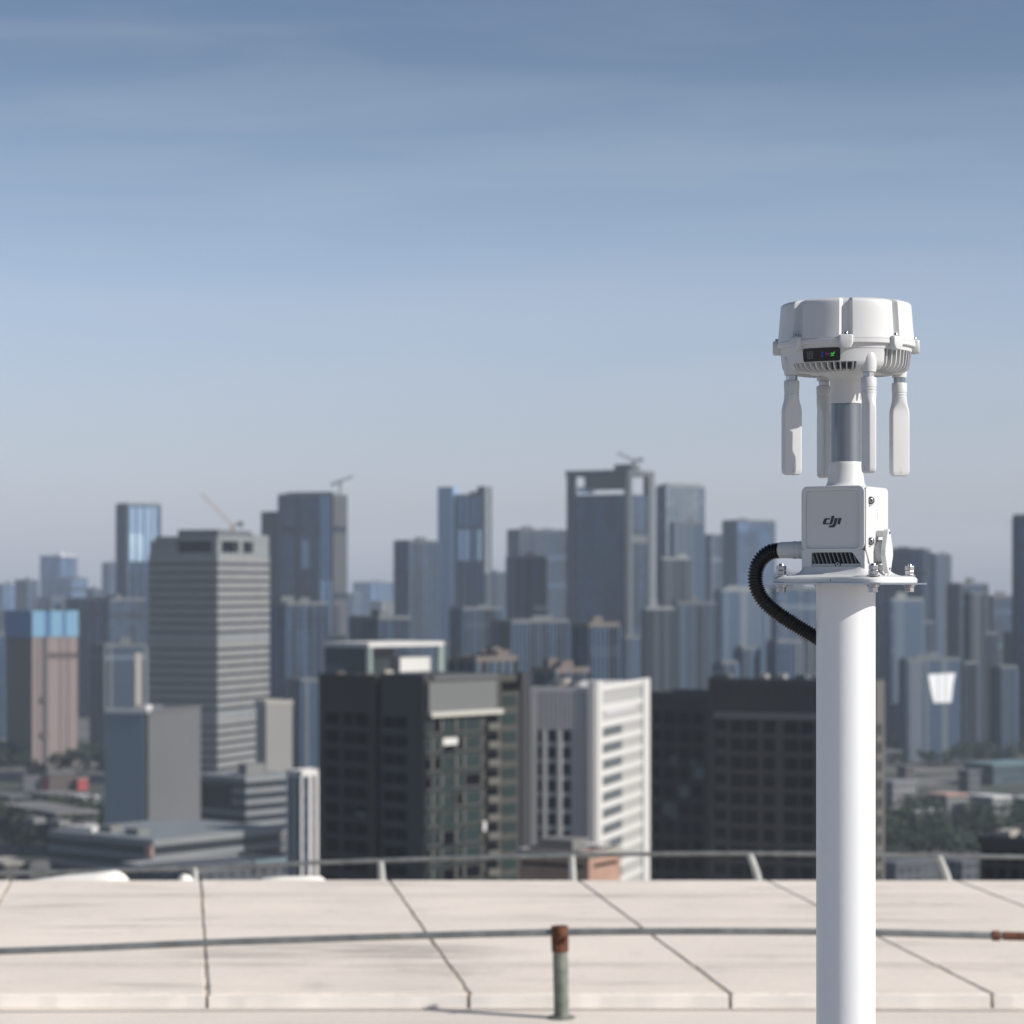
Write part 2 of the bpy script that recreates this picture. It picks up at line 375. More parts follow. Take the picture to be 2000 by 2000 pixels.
def lin(prof, z):
    for (r0,z0),(r1,z1) in zip(prof, prof[1:]):
        if min(z0,z1) <= z <= max(z0,z1) and z0 != z1: return r0+(r1-r0)*(z-z0)/(z1-z0)
    return prof[-1][0]

# lower housing with recessed fin sectors
hp = [(131,463),(129.5,461.5),(128.5,458),(127.5,450),(126.5,449),(126.4,448.6),(125.5,440),(124.5,430),(124,424.4),(123.9,424),(122,419),(119,414.5),(114,411.5),(106,410),(70,409.5),(30,409)]
def secd(th):
    a = math.degrees(th) % 90; return min(a, 90-a)
NS = 384
def recess(th, z):
    d = secd(th)
    if d > 31: return 0
    front = abs(((math.degrees(th)+180) % 360)-180) < 45
    top = 424.2 if front else 448.8
    if z > top: return 0
    return 27
rings = []
for r, z in hp:
    rings.append([pol(max(r-recess(2*math.pi*j/NS, z) if r > 100 else r, 20), 2*math.pi*j/NS, z+(3.5 if (r > 100 and z < 412 and recess(2*math.pi*j/NS, z)) else 0)) for j in range(NS)])
housing = MB().loft(rings).build('housing', WHITE, st, smooth=35, scale=K)
MB().lathe([(126,458),(133,458.6),(134.5,460),(134.5,467.4),(134,468),(126,468)], 192).build('rim', WHITE, st, smooth=35, scale=K)
# dark liners painting in the shade of the fin gaps, one per group
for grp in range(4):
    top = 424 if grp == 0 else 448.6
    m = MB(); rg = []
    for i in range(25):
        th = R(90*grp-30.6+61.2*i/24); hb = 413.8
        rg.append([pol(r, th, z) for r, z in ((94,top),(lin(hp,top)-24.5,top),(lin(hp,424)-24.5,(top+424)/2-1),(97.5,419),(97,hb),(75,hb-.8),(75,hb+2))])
    m.loft(rg).build('fin_gap_shade', FINSHADE, st, smooth=30, scale=K)
# cooling fins
fin_mesh = {}
def fin(th, top, kind):
    if kind not in fin_mesh:
        outer = [(lin(hp, z), z) for z in (top, (top+424)/2, 424, 421, 418, 415.5, 413.2)] + [(110,410.2),(100,408.6),(72,408.2)]
        poly = outer + [(72,411.5),(100,412.5),(90,top)]
        m = MB(); m.loft([[pol(r, 0, z)[:1]+(pol(r,0,z)[1], z) for r, z in poly]]*1, False, False) if False else None
        v0 = [(-1.0, -r, z) for r, z in poly]; v1 = [(1.0, -r, z) for r, z in poly]
        m.loft([v0, v1]); o = m.build('fin', WHITE, st, smooth=30, scale=K); fin_mesh[kind] = o.data
    else:
        o = link_mesh('fin', fin_mesh[kind], None, st)
    o.rotation_euler = (0, 0, th); return o
for grp in range(4):
    for i in range(11):
        d = -29+5.8*i
        fin(R(90*grp+d), 424.2 if grp == 0 else 448.8, 'f' if grp == 0 else 's')

# dome with eight vertical grooves
dp = [(133,468.6),(133,470),(132.4,474),(130.8,490),(129.2,510),(127.8,528),(127,538),(126.2,541.2),(123.8,543.6),(117,546.2),(105,548),(80,549.6),(40,550.6),(1,551)]
def groove(th):
    a = (math.degrees(th)-22.5) % 45
    if a > 22.5: a -= 45
    a = abs(a)
    return 1.0 if a < 3.1 else (0.0 if a > 5.6 else .5+.5*math.cos(math.pi*(a-3.1)/2.5))
rings = []
for r, z in dp:
    g = 9.5 if z > 473 else (4 if z > 469 else 0)
    if r < 118: g = max(0, 9.5-(118-r)*.5) if r > 100 else 0
    rings.append([pol(max(r-g*groove(2*math.pi*j/NS), .5), 2*math.pi*j/NS, z) for j in range(NS)])
MB().loft(rings).build('dome', WHITE, st, smooth=32, scale=K)
# lugs with screws
lug_me = None
for k in range(8):
    th = R(22.5+45*k)
    if lug_me is None:
        sec = [(-13.5,472.5),(-13.5,458),(-9,449.5),(-4,447),(4,447),(9,449.5),(13.5,458),(13.5,472.5),(10,474),(-10,474)]
        m = MB(); m.loft([[(x,-120,z) for x, z in sec], [(x,-138.5,z) for x, z in sec], [(x*.86,-142,449+(z-449)*.92+1) for x, z in sec]])
        lug = m.build('lug', WHITE, st, smooth=28, bevel=1.2, scale=K); lug_me = lug.data
        sc = MB().lathe([(4.6,473.6),(4.6,478.2),(4.0,479)], 20, Matrix.Translation((0,-133,0))).build('screw', STEEL, lug, smooth=40, scale=K); sc_me = sc.data
    else:
        lug = link_mesh('lug', lug_me, None, st); link_mesh('screw', sc_me, None, lug)
    lug.rotation_euler = (0, 0, th)

# status display wrapped on the front of the housing
def wrap(poly, off, thick, th0=0.0):
    """poly in (arc px, z); wrapped at housing radius + off"""
    def P(a, z, o): 
        r = lin(hp, z)+o; return pol(r, th0+a/127, z)
    return P
def wrapped_plate(name, outline, off, thick, material, parent, nx=24):
    x0 = min(p[0] for p in outline); x1 = max(p[0] for p in outline)
    P = wrap(None, off, thick); m = MB(); cols = []
    def span(x):
        zs = []
        for (xa,za),(xb,zb) in zip(outline, outline[1:]+outline[:1]):
            if (xa-x)*(xb-x) <= 0 and xa != xb: zs.append(za+(zb-za)*(x-xa)/(xb-xa))
        return (min(zs), max(zs)) if zs else (0,0)
    xs = [x0+.001+(x1-x0-.002)*(.5-.5*math.cos(math.pi*i/nx)) for i in range(nx+1)]
    rings = []
    for x in xs:
        lo, hi = span(x); ring = []
        for z in (lo, lo+(hi-lo)*.33, lo+(hi-lo)*.66, hi): ring.append(P(x, z, off+thick))
        for z in (hi, lo+(hi-lo)*.66, lo+(hi-lo)*.33, lo): ring.append(P(x, z, off))
        rings.append(ring)
    return m.loft(rings).build(name, material, parent, smooth=30, scale=K)
disp = wrapped_plate('status_display', rrect(39, 12.6, 4, 6, 0, 437.8), -.8, 2.2, BLACK, st)
LEDB = mat('led_blue', (.02,.03,.1), .4, emit=(.05,.08,.9), estr=.14)
LEDP = mat('led_purple', (.06,.01,.06), .4, emit=(.55,.06,.5), estr=.12)
LEDG = mat('led_green', (.02,.1,.02), .4, emit=(.06,.9,.08), estr=.55)
ICON = mat('icon_grey', (.16,.16,.165), .5)
def icon(polys, material, name):
    P = wrap(None, 0, 0); m = MB()
    for poly in polys:
        m.loft([[P(x, z, .6) for x, z in poly], [P(x, z, 1.75) for x, z in poly]])
    return m.build(name, material, disp, scale=K)
def arcpoly(cx, cz, r0, r1, a0, a1, n=14):
    o = [(cx+r1*math.cos(R(a0+(a1-a0)*i/n)), cz+r1*math.sin(R(a0+(a1-a0)*i/n))) for i in range(n+1)]
    return o + [(cx+r0*math.cos(R(a1+(a0-a1)*i/n)), cz+r0*math.sin(R(a1+(a0-a1)*i/n))) for i in range(n+1)]
segs = []
for i in range(12):
    a = 120+ i*300/12; segs.append(arcpoly(-22.5, 437.5, 3.0, 4.4, a, a+25.2, 3))
ro, ri = rrect(6.3, 7.0, 2, 3, -22.5, 437.8), rrect(5.2, 5.9, 1.5, 3, -22.5, 437.8)
fr_ = [[ro[i], ro[(i+1)%len(ro)], ri[(i+1)%len(ri)], ri[i]] for i in range(len(ro))]
icon(segs + [rrect(.7, 3.0, .3, 2, -22.5, 440.4)] + fr_, ICON, 'power_icon')
icon([[(2.2,432),(3.4,432),(3.4,443.5),(2.2,443.5)], [(3.4,443.5),(6.4,440.4),(5.8,439.6),(3.4,441.6)], [(3.4,432),(6.4,435.1),(5.8,435.9),(3.4,434)], [(3.4,438.6),(5.8,440.6),(6.3,439.8),(3.4,437.2)], [(3.4,437.2),(6.3,435.2),(5.8,434.6),(3.4,436.2)]], LEDB, 'blue_light')
icon([[(10.5,435.5),(11.6,435.5),(11.6,441),(10.5,441)], [(11.6,440.5),(14,435.5),(15,435.5),(12.6,441)], [(14,436),(15,436),(15,441),(14,441)], [(16.4,435.6),(18,435.6),(18,440.6),(16.4,440.6)]], LEDP, 'purple_light')
icon([arcpoly(24.6, 438.0, 2.3, 3.5, a, a+62, 4) for a in (10, 130, 250)] + [arcpoly(24.6, 438, .01, 1.4, 0, 358, 8)] + [[(26,440.6),(28,442.3),(28.6,441.5),(26.8,439.8)], [(23,435.2),(21,433.6),(20.5,434.4),(22.4,436)]], LEDG, 'green_light')

# four paddle antennas
ant = None
def antenna(k):
    th = R(45+90*k)
    global ant
    if ant is None:
        cx = 113
        T = Matrix.Translation((0,-cx,0))
        root = bpy.data.objects.new('antenna', None)
        m = MB().lathe([(5,447),(11,444),(14.2,438),(15.2,430),(15.2,420),(14.6,412),(13.8,404.6),(10,404.4)], 40, T)
        boss = m.build('socket', WHITE, st, smooth=35, scale=K)
        nut = MB().loft([[(11.6*math.cos(R(60*j+12)), -cx+11.6*math.sin(R(60*j+12)), z) for j in range(6)] for z in (394.5,404.3)]).build('nut', STEEL, boss, bevel=.6, scale=K)
        prof = [(10,394.6),(14.2,394),(14.9,392.5),(14.9,375.5),(14.0,374.8),(14.0,373.6),(14.8,372.8),(14.8,370.2),(13.8,369.4),(13.8,368.2),(14.8,367.4),(14.8,364.5)]
        sl = MB().lathe(prof, 40, T).build('sleeve', WHITE2, boss, smooth=30, scale=K)
        def sec(z, hw, ht, rr): return [(x, -cx+y, z) for x, y in rrect(ht, hw, rr, 6)]
        secs = [sec(364.6,14.6,14.4,14.2), sec(358,14.9,14.0,13.6), sec(352,16.2,12.0,11.5), sec(345,18.2,9.6,8.0), sec(338,19.1,8.7,5.0), sec(330,19.2,8.6,4.2), sec(222,19.2,8.6,4.2), sec(216,18.4,8.2,4), sec(212.5,16.2,7.0,4), sec(211,13,5,3)]
        bl = MB().loft(secs).build('blade', WHITE2, boss, smooth=32, scale=K)
        MB().box((-8.9,-cx-.35,216),(-8.5,-cx+.35,226)).build('mark', PRINT, bl, scale=K)
        MB().box((8.5,-cx-.35,216),(8.9,-cx+.35,226)).build('mark', PRINT, bl, scale=K)
        boss.rotation_euler = (0,0,th); boss.name = 'antenna'; ant = boss
        return
    b = ant.copy(); C.objects.link(b); b.rotation_euler = (0,0,th)
    for ch in ant.children:
        c = ch.copy(); C.objects.link(c); c.parent = b
        for g in ch.children:
            gg = g.copy(); C.objects.link(gg); gg.parent = c
antenna(0)
bpy.context.view_layer.update()
for k in range(1, 4): antenna(k)

# neck, tube and collar
MB().lathe([(31,351.2),(31,396),(33,401),(38,405.5),(46,408.6),(52,409.4)], 72).build('neck', WHITE, st, smooth=40, scale=K)
MB().lathe([(29.7,236),(29.7,351)], 72).build('tube', GREYTUBE, st, smooth=40, scale=K)
MB().lathe([(28,237.5),(30.6,237.5),(31.2,236.6),(31.6,232),(36,198),(38,192.5),(43,189),(50,187.4)], 72).build('collar', WHITE, st, smooth=40, scale=K)

# box-shaped body
def rbox(hx0, hx1, hy0, hy1, z0, z1, r, er):
    cx, cy = (hx0+hx1)/2, (hy0+hy1)/2; hx, hy = (hx1-hx0)/2, (hy1-hy0)/2
    rings = [[(x,y,z0) for x,y in rrect(hx,hy,r,6,cx,cy)]]
    for i in range(6):
        a = R(90*i/5); o = er*(1-math.cos(a)); rings.append([(x,y,z1-er+er*math.sin(a)) for x,y in rrect(hx-o,hy-o,max(r-o,1),6,cx,cy)])
    return rings
m = MB(); m.loft(rbox(-65.5,65.5,-61.5,65.5, 66, 188, 11, 9)); m.loft([[(x,y,z) for x,y in rrect(65.5,58,9,6,0,7.5)] for z in (27,66.5)])
body = m.build('body', WHITE, st, smooth=35, scale=K)
# front bezel (frame) with the recessed front panel
outer = rrect(65.6, 62, 13, 6, 0, 127); inner = rrect(55, 55.5, 7, 6, -1.5, 124)
m = MB(); m.ringprism(outer, inner, -66.5, -61, 'y'); bez = m.build('bezel', WHITE, st, smooth=30, bevel=1.6, scale=K)
m = MB(); m.prism(rrect(54.8, 55.3, 7, 6, -1.5, 124), -63.2, -61.4, 'y'); panel = m.build('front_panel', WHITE, st, scale=K)
# logo lettering (three slanted strokes letters)
def LG(px, py):     # zoomed pixel (32.2 per photo px, from 1595,995) -> panel coordinates
    x = 1595+px/32.2; y = 995+py/32.2
    return ((x-1652+.38*63.4)/.925, (HZ-y)/1.012)
letters = [
 [(410,1030),(440,1030),(450,935),(905,935),(960,915),(1000,880),(1025,830),(1135,420),(1110,398),(1000,395),(965,420),(868,810),(840,858),(800,868),(620,868),(612,835),(655,690),(675,640),(700,632),(830,632),(865,545),(600,548),(540,565),(500,600),(470,660),(425,825)],
 [(1160,545),(1325,545),(1325,660),(1305,700),(1225,950),(1190,1050),(1130,1100),(1040,1130),(800,1130),(815,1000),(960,995),(1020,970),(1060,920),(1110,780)],
 [(1390,545),(1580,545),(1470,935),(1315,935)]]
letters[0] = letters[0][3-1:] if False else [(440,935)]+letters[0][3:]
m = MB()
for poly in letters: m.prism([LG(*p) for p in poly], -64.0, -63.0, 'y')
m.build('logo', LOGO, panel, scale=K)
# vent: a framed opening with slanted slats
def resample(poly, n):
    L_ = []; tot = 0
    for a, b in zip(poly, poly[1:]+poly[:1]):
        d = math.dist(a, b); L_.append((tot, d, a, b)); tot += d
    out = []
    for i in range(n):
        t = tot*i/n
        for s0, d, a, b in L_:
            if s0 <= t <= s0+d+1e-9: f = (t-s0)/d; out.append((a[0]+(b[0]-a[0])*f, a[1]+(b[1]-a[1])*f)); break
    return out
def radial(poly, cx, cz, n=64):
    """star-shaped resampling so inner and outer loops pair up"""
    out = []
    for i in range(n):
        a = 2*math.pi*i/n; dx, dz = math.cos(a), math.sin(a); best = 0
        for (xa,za),(xb,zb) in zip(poly, poly[1:]+poly[:1]):
            ex, ez = xb-xa, zb-za; det = ex*dz-ez*dx
            if abs(det) < 1e-9: continue
            t = (ex*(za-cz)-ez*(xa-cx))/det*1.0
            s_ = (dx*(za-cz)-dz*(xa-cx))/det
            if t > 0 and -1e-6 <= s_ <= 1+1e-6: best = max(best, t)
        out.append((cx+dx*best, cz+dz*best))
    return out
vo = [(-65.4,27),(65.4,27),(65.4,65.9),(-65.4,65.9)]
vi = [(-45,31),(60,31),(60,34),(40,60.5),(-45,60.5)]
m = MB(); m.ringprism(radial(vo,0,46,96), radial(vi,0,46,96), -64.6, -50.4, 'y'); vent = m.build('vent_frame', WHITE, st, scale=K)
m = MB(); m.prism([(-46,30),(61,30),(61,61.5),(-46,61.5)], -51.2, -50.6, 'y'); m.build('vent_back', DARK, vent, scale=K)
for i in range(12):
    xt = -46+8.6*i
    m = MB(); zb, zt = 38.5, 60.4
    xb = xt+7.5
    if xb > 54: zt = 34+(60-xb)/20*26+1
    m.loft([[(xt+(xb-xt)*(1-q)+dx, y, zb+(zt-zb)*q) for dx, y in ((-.9,-62.6),(.9,-62.6),(2.2,-51.5),(.6,-51.5))] for q in (0,1)])
    m.build('slat', SLAT, vent, scale=K)
m = MB(); m.box((-44.8,-63.2,31.2),(59.6,-51.5,38.6)); m.build('vent_sill', GREYP, vent, bevel=.6, scale=K)
def socket_screw(name, M, parent, r=5.2, ring=True):
    if ring:
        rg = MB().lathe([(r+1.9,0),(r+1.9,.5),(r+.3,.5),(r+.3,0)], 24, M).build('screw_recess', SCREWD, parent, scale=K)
    s_ = MB().lathe([(r,0),(r,1.0),(r*.85,1.5),(r*.5,1.5),(r*.45,.7)], 24, M).build(name, STEEL, parent, smooth=40, scale=K)
    MB().lathe([(r*.43,.6),(r*.43,1.0)], 6, M).build('hex_socket', DARK, s_, scale=K)
MF = lambda x, y, z: Matrix.Translation((x,y,z)) @ Matrix.Rotation(R(90),4,'X')       # faces the front
MRt = lambda x, y, z: Matrix.Translation((x,y,z)) @ Matrix.Rotation(R(90),4,'Y')      # faces right
ML = lambda x, y, z: Matrix.Translation((x,y,z)) @ Matrix.Rotation(R(-90),4,'Y')      # faces left
socket_screw('screw', MF(9.5,-63.2,37.5), vent, 4.4)
# side cover on the right with its taper, and screws
poly = [(-63.5,180),(-56,186),(50,186),(58,178),(58,40),(-8,40),(-14,72),(-22,34),(-40,34),(-63.5,64)]
m = MB(); m.prism([(-64,181),(-57,187),(-26,187),(-26,34),(-40,34),(-64,66)], 65.3, 68.2, 'x'); cover = m.build('side_cover', WHITE, st, bevel=1.2, scale=K)
for z in (160, 81.5):
    MD = Matrix.Translation((71.5,-48.5,z)) @ Matrix.Rotation(R(-47),4,'Z') @ Matrix.Rotation(R(90),4,'Y')     # faces the front right corner
    pad = MB().lathe([(9.6,-16),(9.6,-1.2),(8.6,0)], 32, MD).build('screw_boss', WHITE, cover, smooth=35, scale=K)
    socket_screw('screw', MD, pad, 5.2)
    socket_screw('screw', ML(-65.6,-50,z), st, 4.2, False)
m = MB()
m.prism([(-2,150),(2,150),(0,154)], 65.55, 65.85, 'x'); m.prism(rrect(4,1.0,.5,2,0,143), 65.55, 65.85, 'x'); m.prism(rrect(1.0,5,.5,2,0,130), 65.55, 65.85, 'x')
m.build('side_marks', PRINT, body, scale=K)
# port with hinged lever cover
port = MB().lathe([(23,0),(23,8),(21,13),(14,14)], 36, MRt(65.2,6,62)).build('port', GREYP, st, smooth=35, scale=K)
lev = [(-1,106),(-5,104),(-8,98),(-20,66),(-20.5,54),(-9,26),(-5,21.5),(0,20),(5,21.5),(9,26),(20.5,54),(20,66),(8,98),(5,104),(1,106)]
m = MB(); m.prism(lev, 80.5, 90.5, 'x'); lever = m.build('lever_cover', WHITE, st, bevel=1.4, scale=K)
for z in (98.5, 29):
    socket_screw('screw', MRt(90.6,0,z), lever, 2.6, False)
m = MB(); m.prism(rrect(7,6.5,2.5,4,0,97), 65.2, 81, 'x'); m.build('hinge', WHITE, lever, bevel=.8, scale=K)
m = MB(); m.prism(rrect(7,6,2.5,4,-2,30), 65.2, 81, 'x'); m.build('hinge', GREYP, lever, bevel=.8, scale=K)
m = MB(); m.tube([(86,-8,22),(88,-20,18),(92,-34,10),(95,-46,3.5),(93,-30,6),(89,-6,14),(88,0,21)], .55, 6); m.build('tether', STEEL, lever, scale=K)
# cast flange, steel plate and bolts
def fl(h, r, z, con=0.0):
    p = []
    for x, y in rrect(h, h, r, 8):
        k = 1-con*max(0, 1-(min(abs(x),abs(y))/(h*.8))**2); p.append((x*k if abs(x) > abs(y) else x, y*k if abs(y) >= abs(x) else y, z))
    return p
def fl2(h, r, z, con, n=72):
    sq = rrect(h, h, r, 8); base_ = radial(sq, 0, 0, n); out = []
    for i, (x, y) in enumerate(base_):
        a = 2*math.pi*i/n; k = 1-con*(.5+.5*math.cos(4*a)); out.append((x*k, y*k, z))
    return out
m = MB(); m.loft([fl2(113,30,1.6,.05), fl2(114,30,3,.05), fl2(114,30,9,.05), fl2(111,29,13,.05), fl2(107,28,14.2,.06), fl2(96,26,14.8,.10), fl2(88,24,15.6,.08), fl2(79,20,18.5,.03), fl2(72,15,23,0), fl2(67.5,11,29,0), fl2(65.6,9,33,0)])
flange = m.build('flange', WHITE, st, smooth=38, scale=K)
MB().lathe([(3.2,0),(3.2,.6)], 20, MF(15.7,-108.1,6.2)).build('drain_hole', DARK, flange, scale=K)
MB().prism(rrect(122,122,3,3), -1.6, 1.2, 'z').build('mount_plate', PLATE, st, scale=K)
bolt = None
for sx, sy in ((-1,-1),(1,-1),(1,1),(-1,1)):
    if bolt is None:
        m = MB(); m.lathe([(5.2,-9),(5.2,37.5),(4.2,38.8)], 20); bolt = m.build('bolt', STEEL, st, smooth=40, scale=K)
        def hexr(r, z0, z1, a): return MB().loft([[(r*math.cos(R(60*j+a)), r*math.sin(R(60*j+a)), z) for j in range(6)] for z in (z0,z1)])
        w1 = MB().lathe([(5,14.7),(12.8,14.7),(12.8,17.0),(5,17.0)], 32, caps=False).build('washer', STEEL, bolt, smooth=30, scale=K)
        w2 = MB().lathe([(5,-1.8),(12.8,-1.8),(12.8,-4.2),(5,-4.2)], 32, caps=False).build('washer', STEEL, bolt, smooth=30, scale=K)
        w3 = MB().lathe([(5,-4.3),(10.6,-4.3),(10.6,-6.6),(5,-6.6)], 32, caps=False).build('washer', STEEL, bolt, smooth=30, scale=K)
        for z0, z1, a in ((17.1,25.6,38),(26.3,34.8,42),(-16.5,-6.7,40)):
            hexr(9.9, z0, z1, a).build('nut', STEEL, bolt, bevel=.7, scale=K)
        b = bolt
    else:
        b = bolt.copy(); C.objects.link(b)
        for ch in bolt.children:
            c = ch.copy(); C.objects.link(c); c.parent = b
    b.location = (95*sx*K, 95*sy*K, 0); b.rotation_euler = (0,0,R(11*sx+7*sy))
# cable gland on the left
MG = ML(-65.2,-30,66)
MB().lathe([(17.6,0),(17.6,6),(16.8,7),(16.8,14),(17.5,15),(17.5,20),(16.8,21),(16.8,26),(17.5,27),(17.5,32),(16.6,33),(16.0,60),(15,61.5)], 48, MG).build('cable_gland', WHITE2, st, smooth=30, scale=K)

# black corrugated conduit from the gland round to the back of the mast
er = Vector((.992,-.129,0)); ef = Vector((.129,.992,0))
cpts = []
for x, y, v in ((1535,1074.5,17),(1521,1075,22),(1505,1077.5,27),(1489,1089,31),(1478,1108,34),(1475,1132,36),(1481,1157,38),(1497,1180,40),(1522,1201,43),(1552,1221,46),(1585,1241,48),(1612,1258,46),(1632,1270,38)):
    cpts.append(er*(x-1652)*S + ef*v*S + Vector((0,0,(HZ-y)*S)))
path = rail_curve([tuple(p) for p in cpts], 420)
lens = [0]
for a, b in zip(path, path[1:]): lens.append(lens[-1]+math.dist(a,b)/S)
rads = []
for l in lens:
    ph = (l/5.6) % 1; rads.append((15.6 if .12 < ph < .62 else 12.9)*S)
cond = MB().tube(path, rads, 28).build('conduit', RUBBER, None, smooth=28)
cond.location = (MX, D0, CAMZ)
tag(cond, 'black corrugated cable conduit looping from the white station to the mast', 'cable')

# ------------------------------------------------------------------ the city
def lin2(c): return c
FW = {}
class Bld:
    """A building: near corner at photo column xc and distance D, its left face running to x0, its right face to x1.
    Local frame: left face on y = 0 for x in [-wl, 0], right face on x = 0 for y in [0, wr]."""
    def __init__(s, name, label, cat, x0, xc, x1, ytop, D, t=38, group=None, wl=None, wr=None, base=None):
        t = R(t); s.D = D; s.t = t
        px = (xc-1000)/F*D; s.px, s.py = px, D
        k0 = (x0-1000)/F; k1 = (x1-1000)/F
        s.wl = wl if wl else (px-k0*D)/(math.cos(t)+k0*math.sin(t))
        s.wr = wr if wr else (k1*D-px)/max(math.sin(t)-k1*math.cos(t), .02)
        s.h = s.z(ytop)
        s.root = empty(name, (px, D, GROUND), -t, label, cat, group)
    def z(s, y): return 100-(y-HZ)/F*s.D
    def ul(s, x): k = (x-1000)/F; return (s.px-k*s.D)/(math.cos(s.t)+k*math.sin(s.t))
    def ur(s, x): k = (x-1000)/F; return (k*s.D-s.px)/max(math.sin(s.t)-k*math.cos(s.t), .02)
    def core(s, m, z0=0, z1=None, inset=0, name='wall'):
        return piece_own(s.root, name, m, (-s.wl+inset, inset, z0), (-inset, s.wr-inset, s.h if z1 is None else z1))
    def L(s, name, m, xa, xb, ya, yb, out=.15, inn=0.0, parent=None):
        ua, ub = s.ul(xa), s.ul(xb); za, zb = s.z(ya), s.z(yb)
        return piece(parent or s.root, name, m, (-ua, -out, min(za,zb)), (-ub, inn, max(za,zb)))
    def Rr(s, name, m, xa, xb, ya, yb, out=.15, inn=0.0, parent=None):
        ua, ub = s.ur(xa), s.ur(xb); za, zb = s.z(ya), s.z(yb)
        return piece(parent or s.root, name, m, (-inn, ua, min(za,zb)), (out, ub, max(za,zb)))
    def ring(s, name, m, za, zb, out=.3):
        """a slab all round the building"""
        return piece_own(s.root, name, m, (-s.wl-out, -out, za), (out, s.wr+out, zb))
    def parapet(s, m, hgt=1.6, out=.35, name='parapet'):
        a = (-s.wl-out, -out); b = (out, s.wr+out); w = .7
        ou = [(a[0],a[1]),(b[0],a[1]),(b[0],b[1]),(a[0],b[1])]; iu = [(a[0]+w,a[1]+w),(b[0]-w,a[1]+w),(b[0]-w,b[1]-w),(a[0]+w,b[1]-w)]
        return MB().ringprism(ou, iu, s.h-hgt*.4, s.h+hgt*.6, 'z').build(name, m, s.root)
    def relief(s, m, m2, seed=0, n=(3,6), bands=2):
        r = random.Random(seed); k = r.randint(*n); w = r.uniform(.8, 1.8)
        for i in range(k+1):
            x = -s.wl*i/k if r.random() < .85 else -s.wl*(i+.3)/(k+1)
            piece(s.root, 'pier', m if r.random() < .6 else m2, (x-w/2, -.7, 0), (x+w/2, .2, s.h-.3))
        k2 = max(2, int(k*s.wr/s.wl+.5))
        if s.wr < 90:
            for i in range(1, k2+1):
                y = s.wr*i/k2; piece(s.root, 'pier', m if r.random() < .6 else m2, (-.2, y-w/2, 0), (.7, y+w/2, s.h-.3))
        for i in range(bands):
            z = s.h*(1-r.uniform(.12,.2)*(i+1)-.1*i); piece_own(s.root, 'refuge_band', m2, (-s.wl-.5,-.5,z), (.5,s.wr+.5,z+r.uniform(2.5,5)))
    def plant(s, m, n=3, seed=0):
        """small plant rooms on the roof"""
        r = random.Random(seed)
        for i in range(n):
            w, d, hh = r.uniform(.12,.3)*s.wl, r.uniform(.15,.35)*s.wr, r.uniform(2.2,5)
            x = -r.uniform(.15,.75)*s.wl; y = r.uniform(.15,.6)*s.wr
            piece(s.root, 'plant_room', m, (x-w/2, y, s.h+.01*i), (x+w/2, y+d, s.h+hh))
def piece_own(parent, name, m, a, b):
    """box with its own mesh in metres, so that facade patterns keep their scale"""
    return MB().box(a, b).build(name, m, parent)

# wall and glass materials
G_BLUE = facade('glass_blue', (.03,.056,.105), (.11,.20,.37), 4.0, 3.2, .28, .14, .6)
G_DBLUE = facade('glass_dark_blue', (.010,.022,.044), (.038,.078,.155), 4.0, 3.0, .3, .15, .55)
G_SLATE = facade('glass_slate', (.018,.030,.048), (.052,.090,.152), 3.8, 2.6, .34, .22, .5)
G_MID = facade('glass_mid', (.06,.09,.13), (.30,.43,.60), 4.0, 3.2, .25, .12, .6)  # panes lightened to stand in for reflections
G_SKYREFL = facade('glass_sky_reflection', (.22,.33,.48), (.50,.68,.92), 4, 3.4, .2, .1, .65)  # sky reflection put into the pane colour
G_TEAL = facade('glass_teal', (.034,.052,.062), (.085,.13,.16), 3.9, 3.4, .3, .16, .55)
G_PALE = facade('glass_pale', (.19,.235,.27), (.44,.55,.63), 4.0, 3.4, .2, .1, .6)
W_GREY = facade('render_grey', (.07,.078,.088), (.05,.06,.07), 3.3, 3.6, .5, .45, .2)
W_BROWN = facade('render_brown', (.075,.07,.068), (.05,.05,.055), 3.3, 3.8, .5, .5, .2)
W_PALE = facade('render_pale', (.16,.165,.165), (.09,.10,.11), 3.3, 3.6, .5, .5, .2)
W_DARK = facade('render_dark', (.022,.028,.036), (.03,.036,.045), 3.3, 3.2, .45, .4, .3)
M_DARKB = mat('dark_brown_cladding', (.022,.0175,.014), .55, var=.12, vscale=.2)
M_SLATE = mat('slate_cladding', (.027,.0275,.030), .55, var=.1, vscale=.2)
M_BLACKG = mat('black_window_glass', (.003,.004,.006), .3, spec=.08)
M_GREENG = mat('green_window_glass', (.018,.032,.032), .18)
M_OLIVE = mat('olive_wall', (.045,.045,.039), .7, var=.15, vscale=.15)
M_BEIGE = mat('beige_pier', (.105,.10,.088), .75, var=.15, vscale=.3)
M_LGREY = mat('light_grey_panel', (.125,.13,.128), .7, var=.06, vscale=.1)
M_WSILL = mat('white_ledge', (.46,.445,.40), .7)
M_WHITE = mat('white_render', (.58,.565,.54), .75, var=.06, vscale=.2)
M_WGREY = mat('grey_ribbed_panel', (.46,.46,.46), .75, var=.05, vscale=.2)
M_WINB = mat('blue_black_window', (.03,.04,.055), .2)
M_WING = mat('grey_window', (.12,.135,.145), .4)
M_STONE = mat('weathered_stone', (.10,.108,.118), .8, var=.1, vscale=.1)
M_BANDD = mat('band_glass_dark', (.035,.043,.052), .25, metal=.3)
M_BANDL = mat('band_stone', (.215,.218,.21), .8, var=.08, vscale=.1)
M_CROWN = mat('crown_panel', (.19,.205,.212), .7, var=.08, vscale=.1)
M_PINK = mat('pink_scaffold_net', (.255,.20,.19), .9, var=.12, vscale=.08)
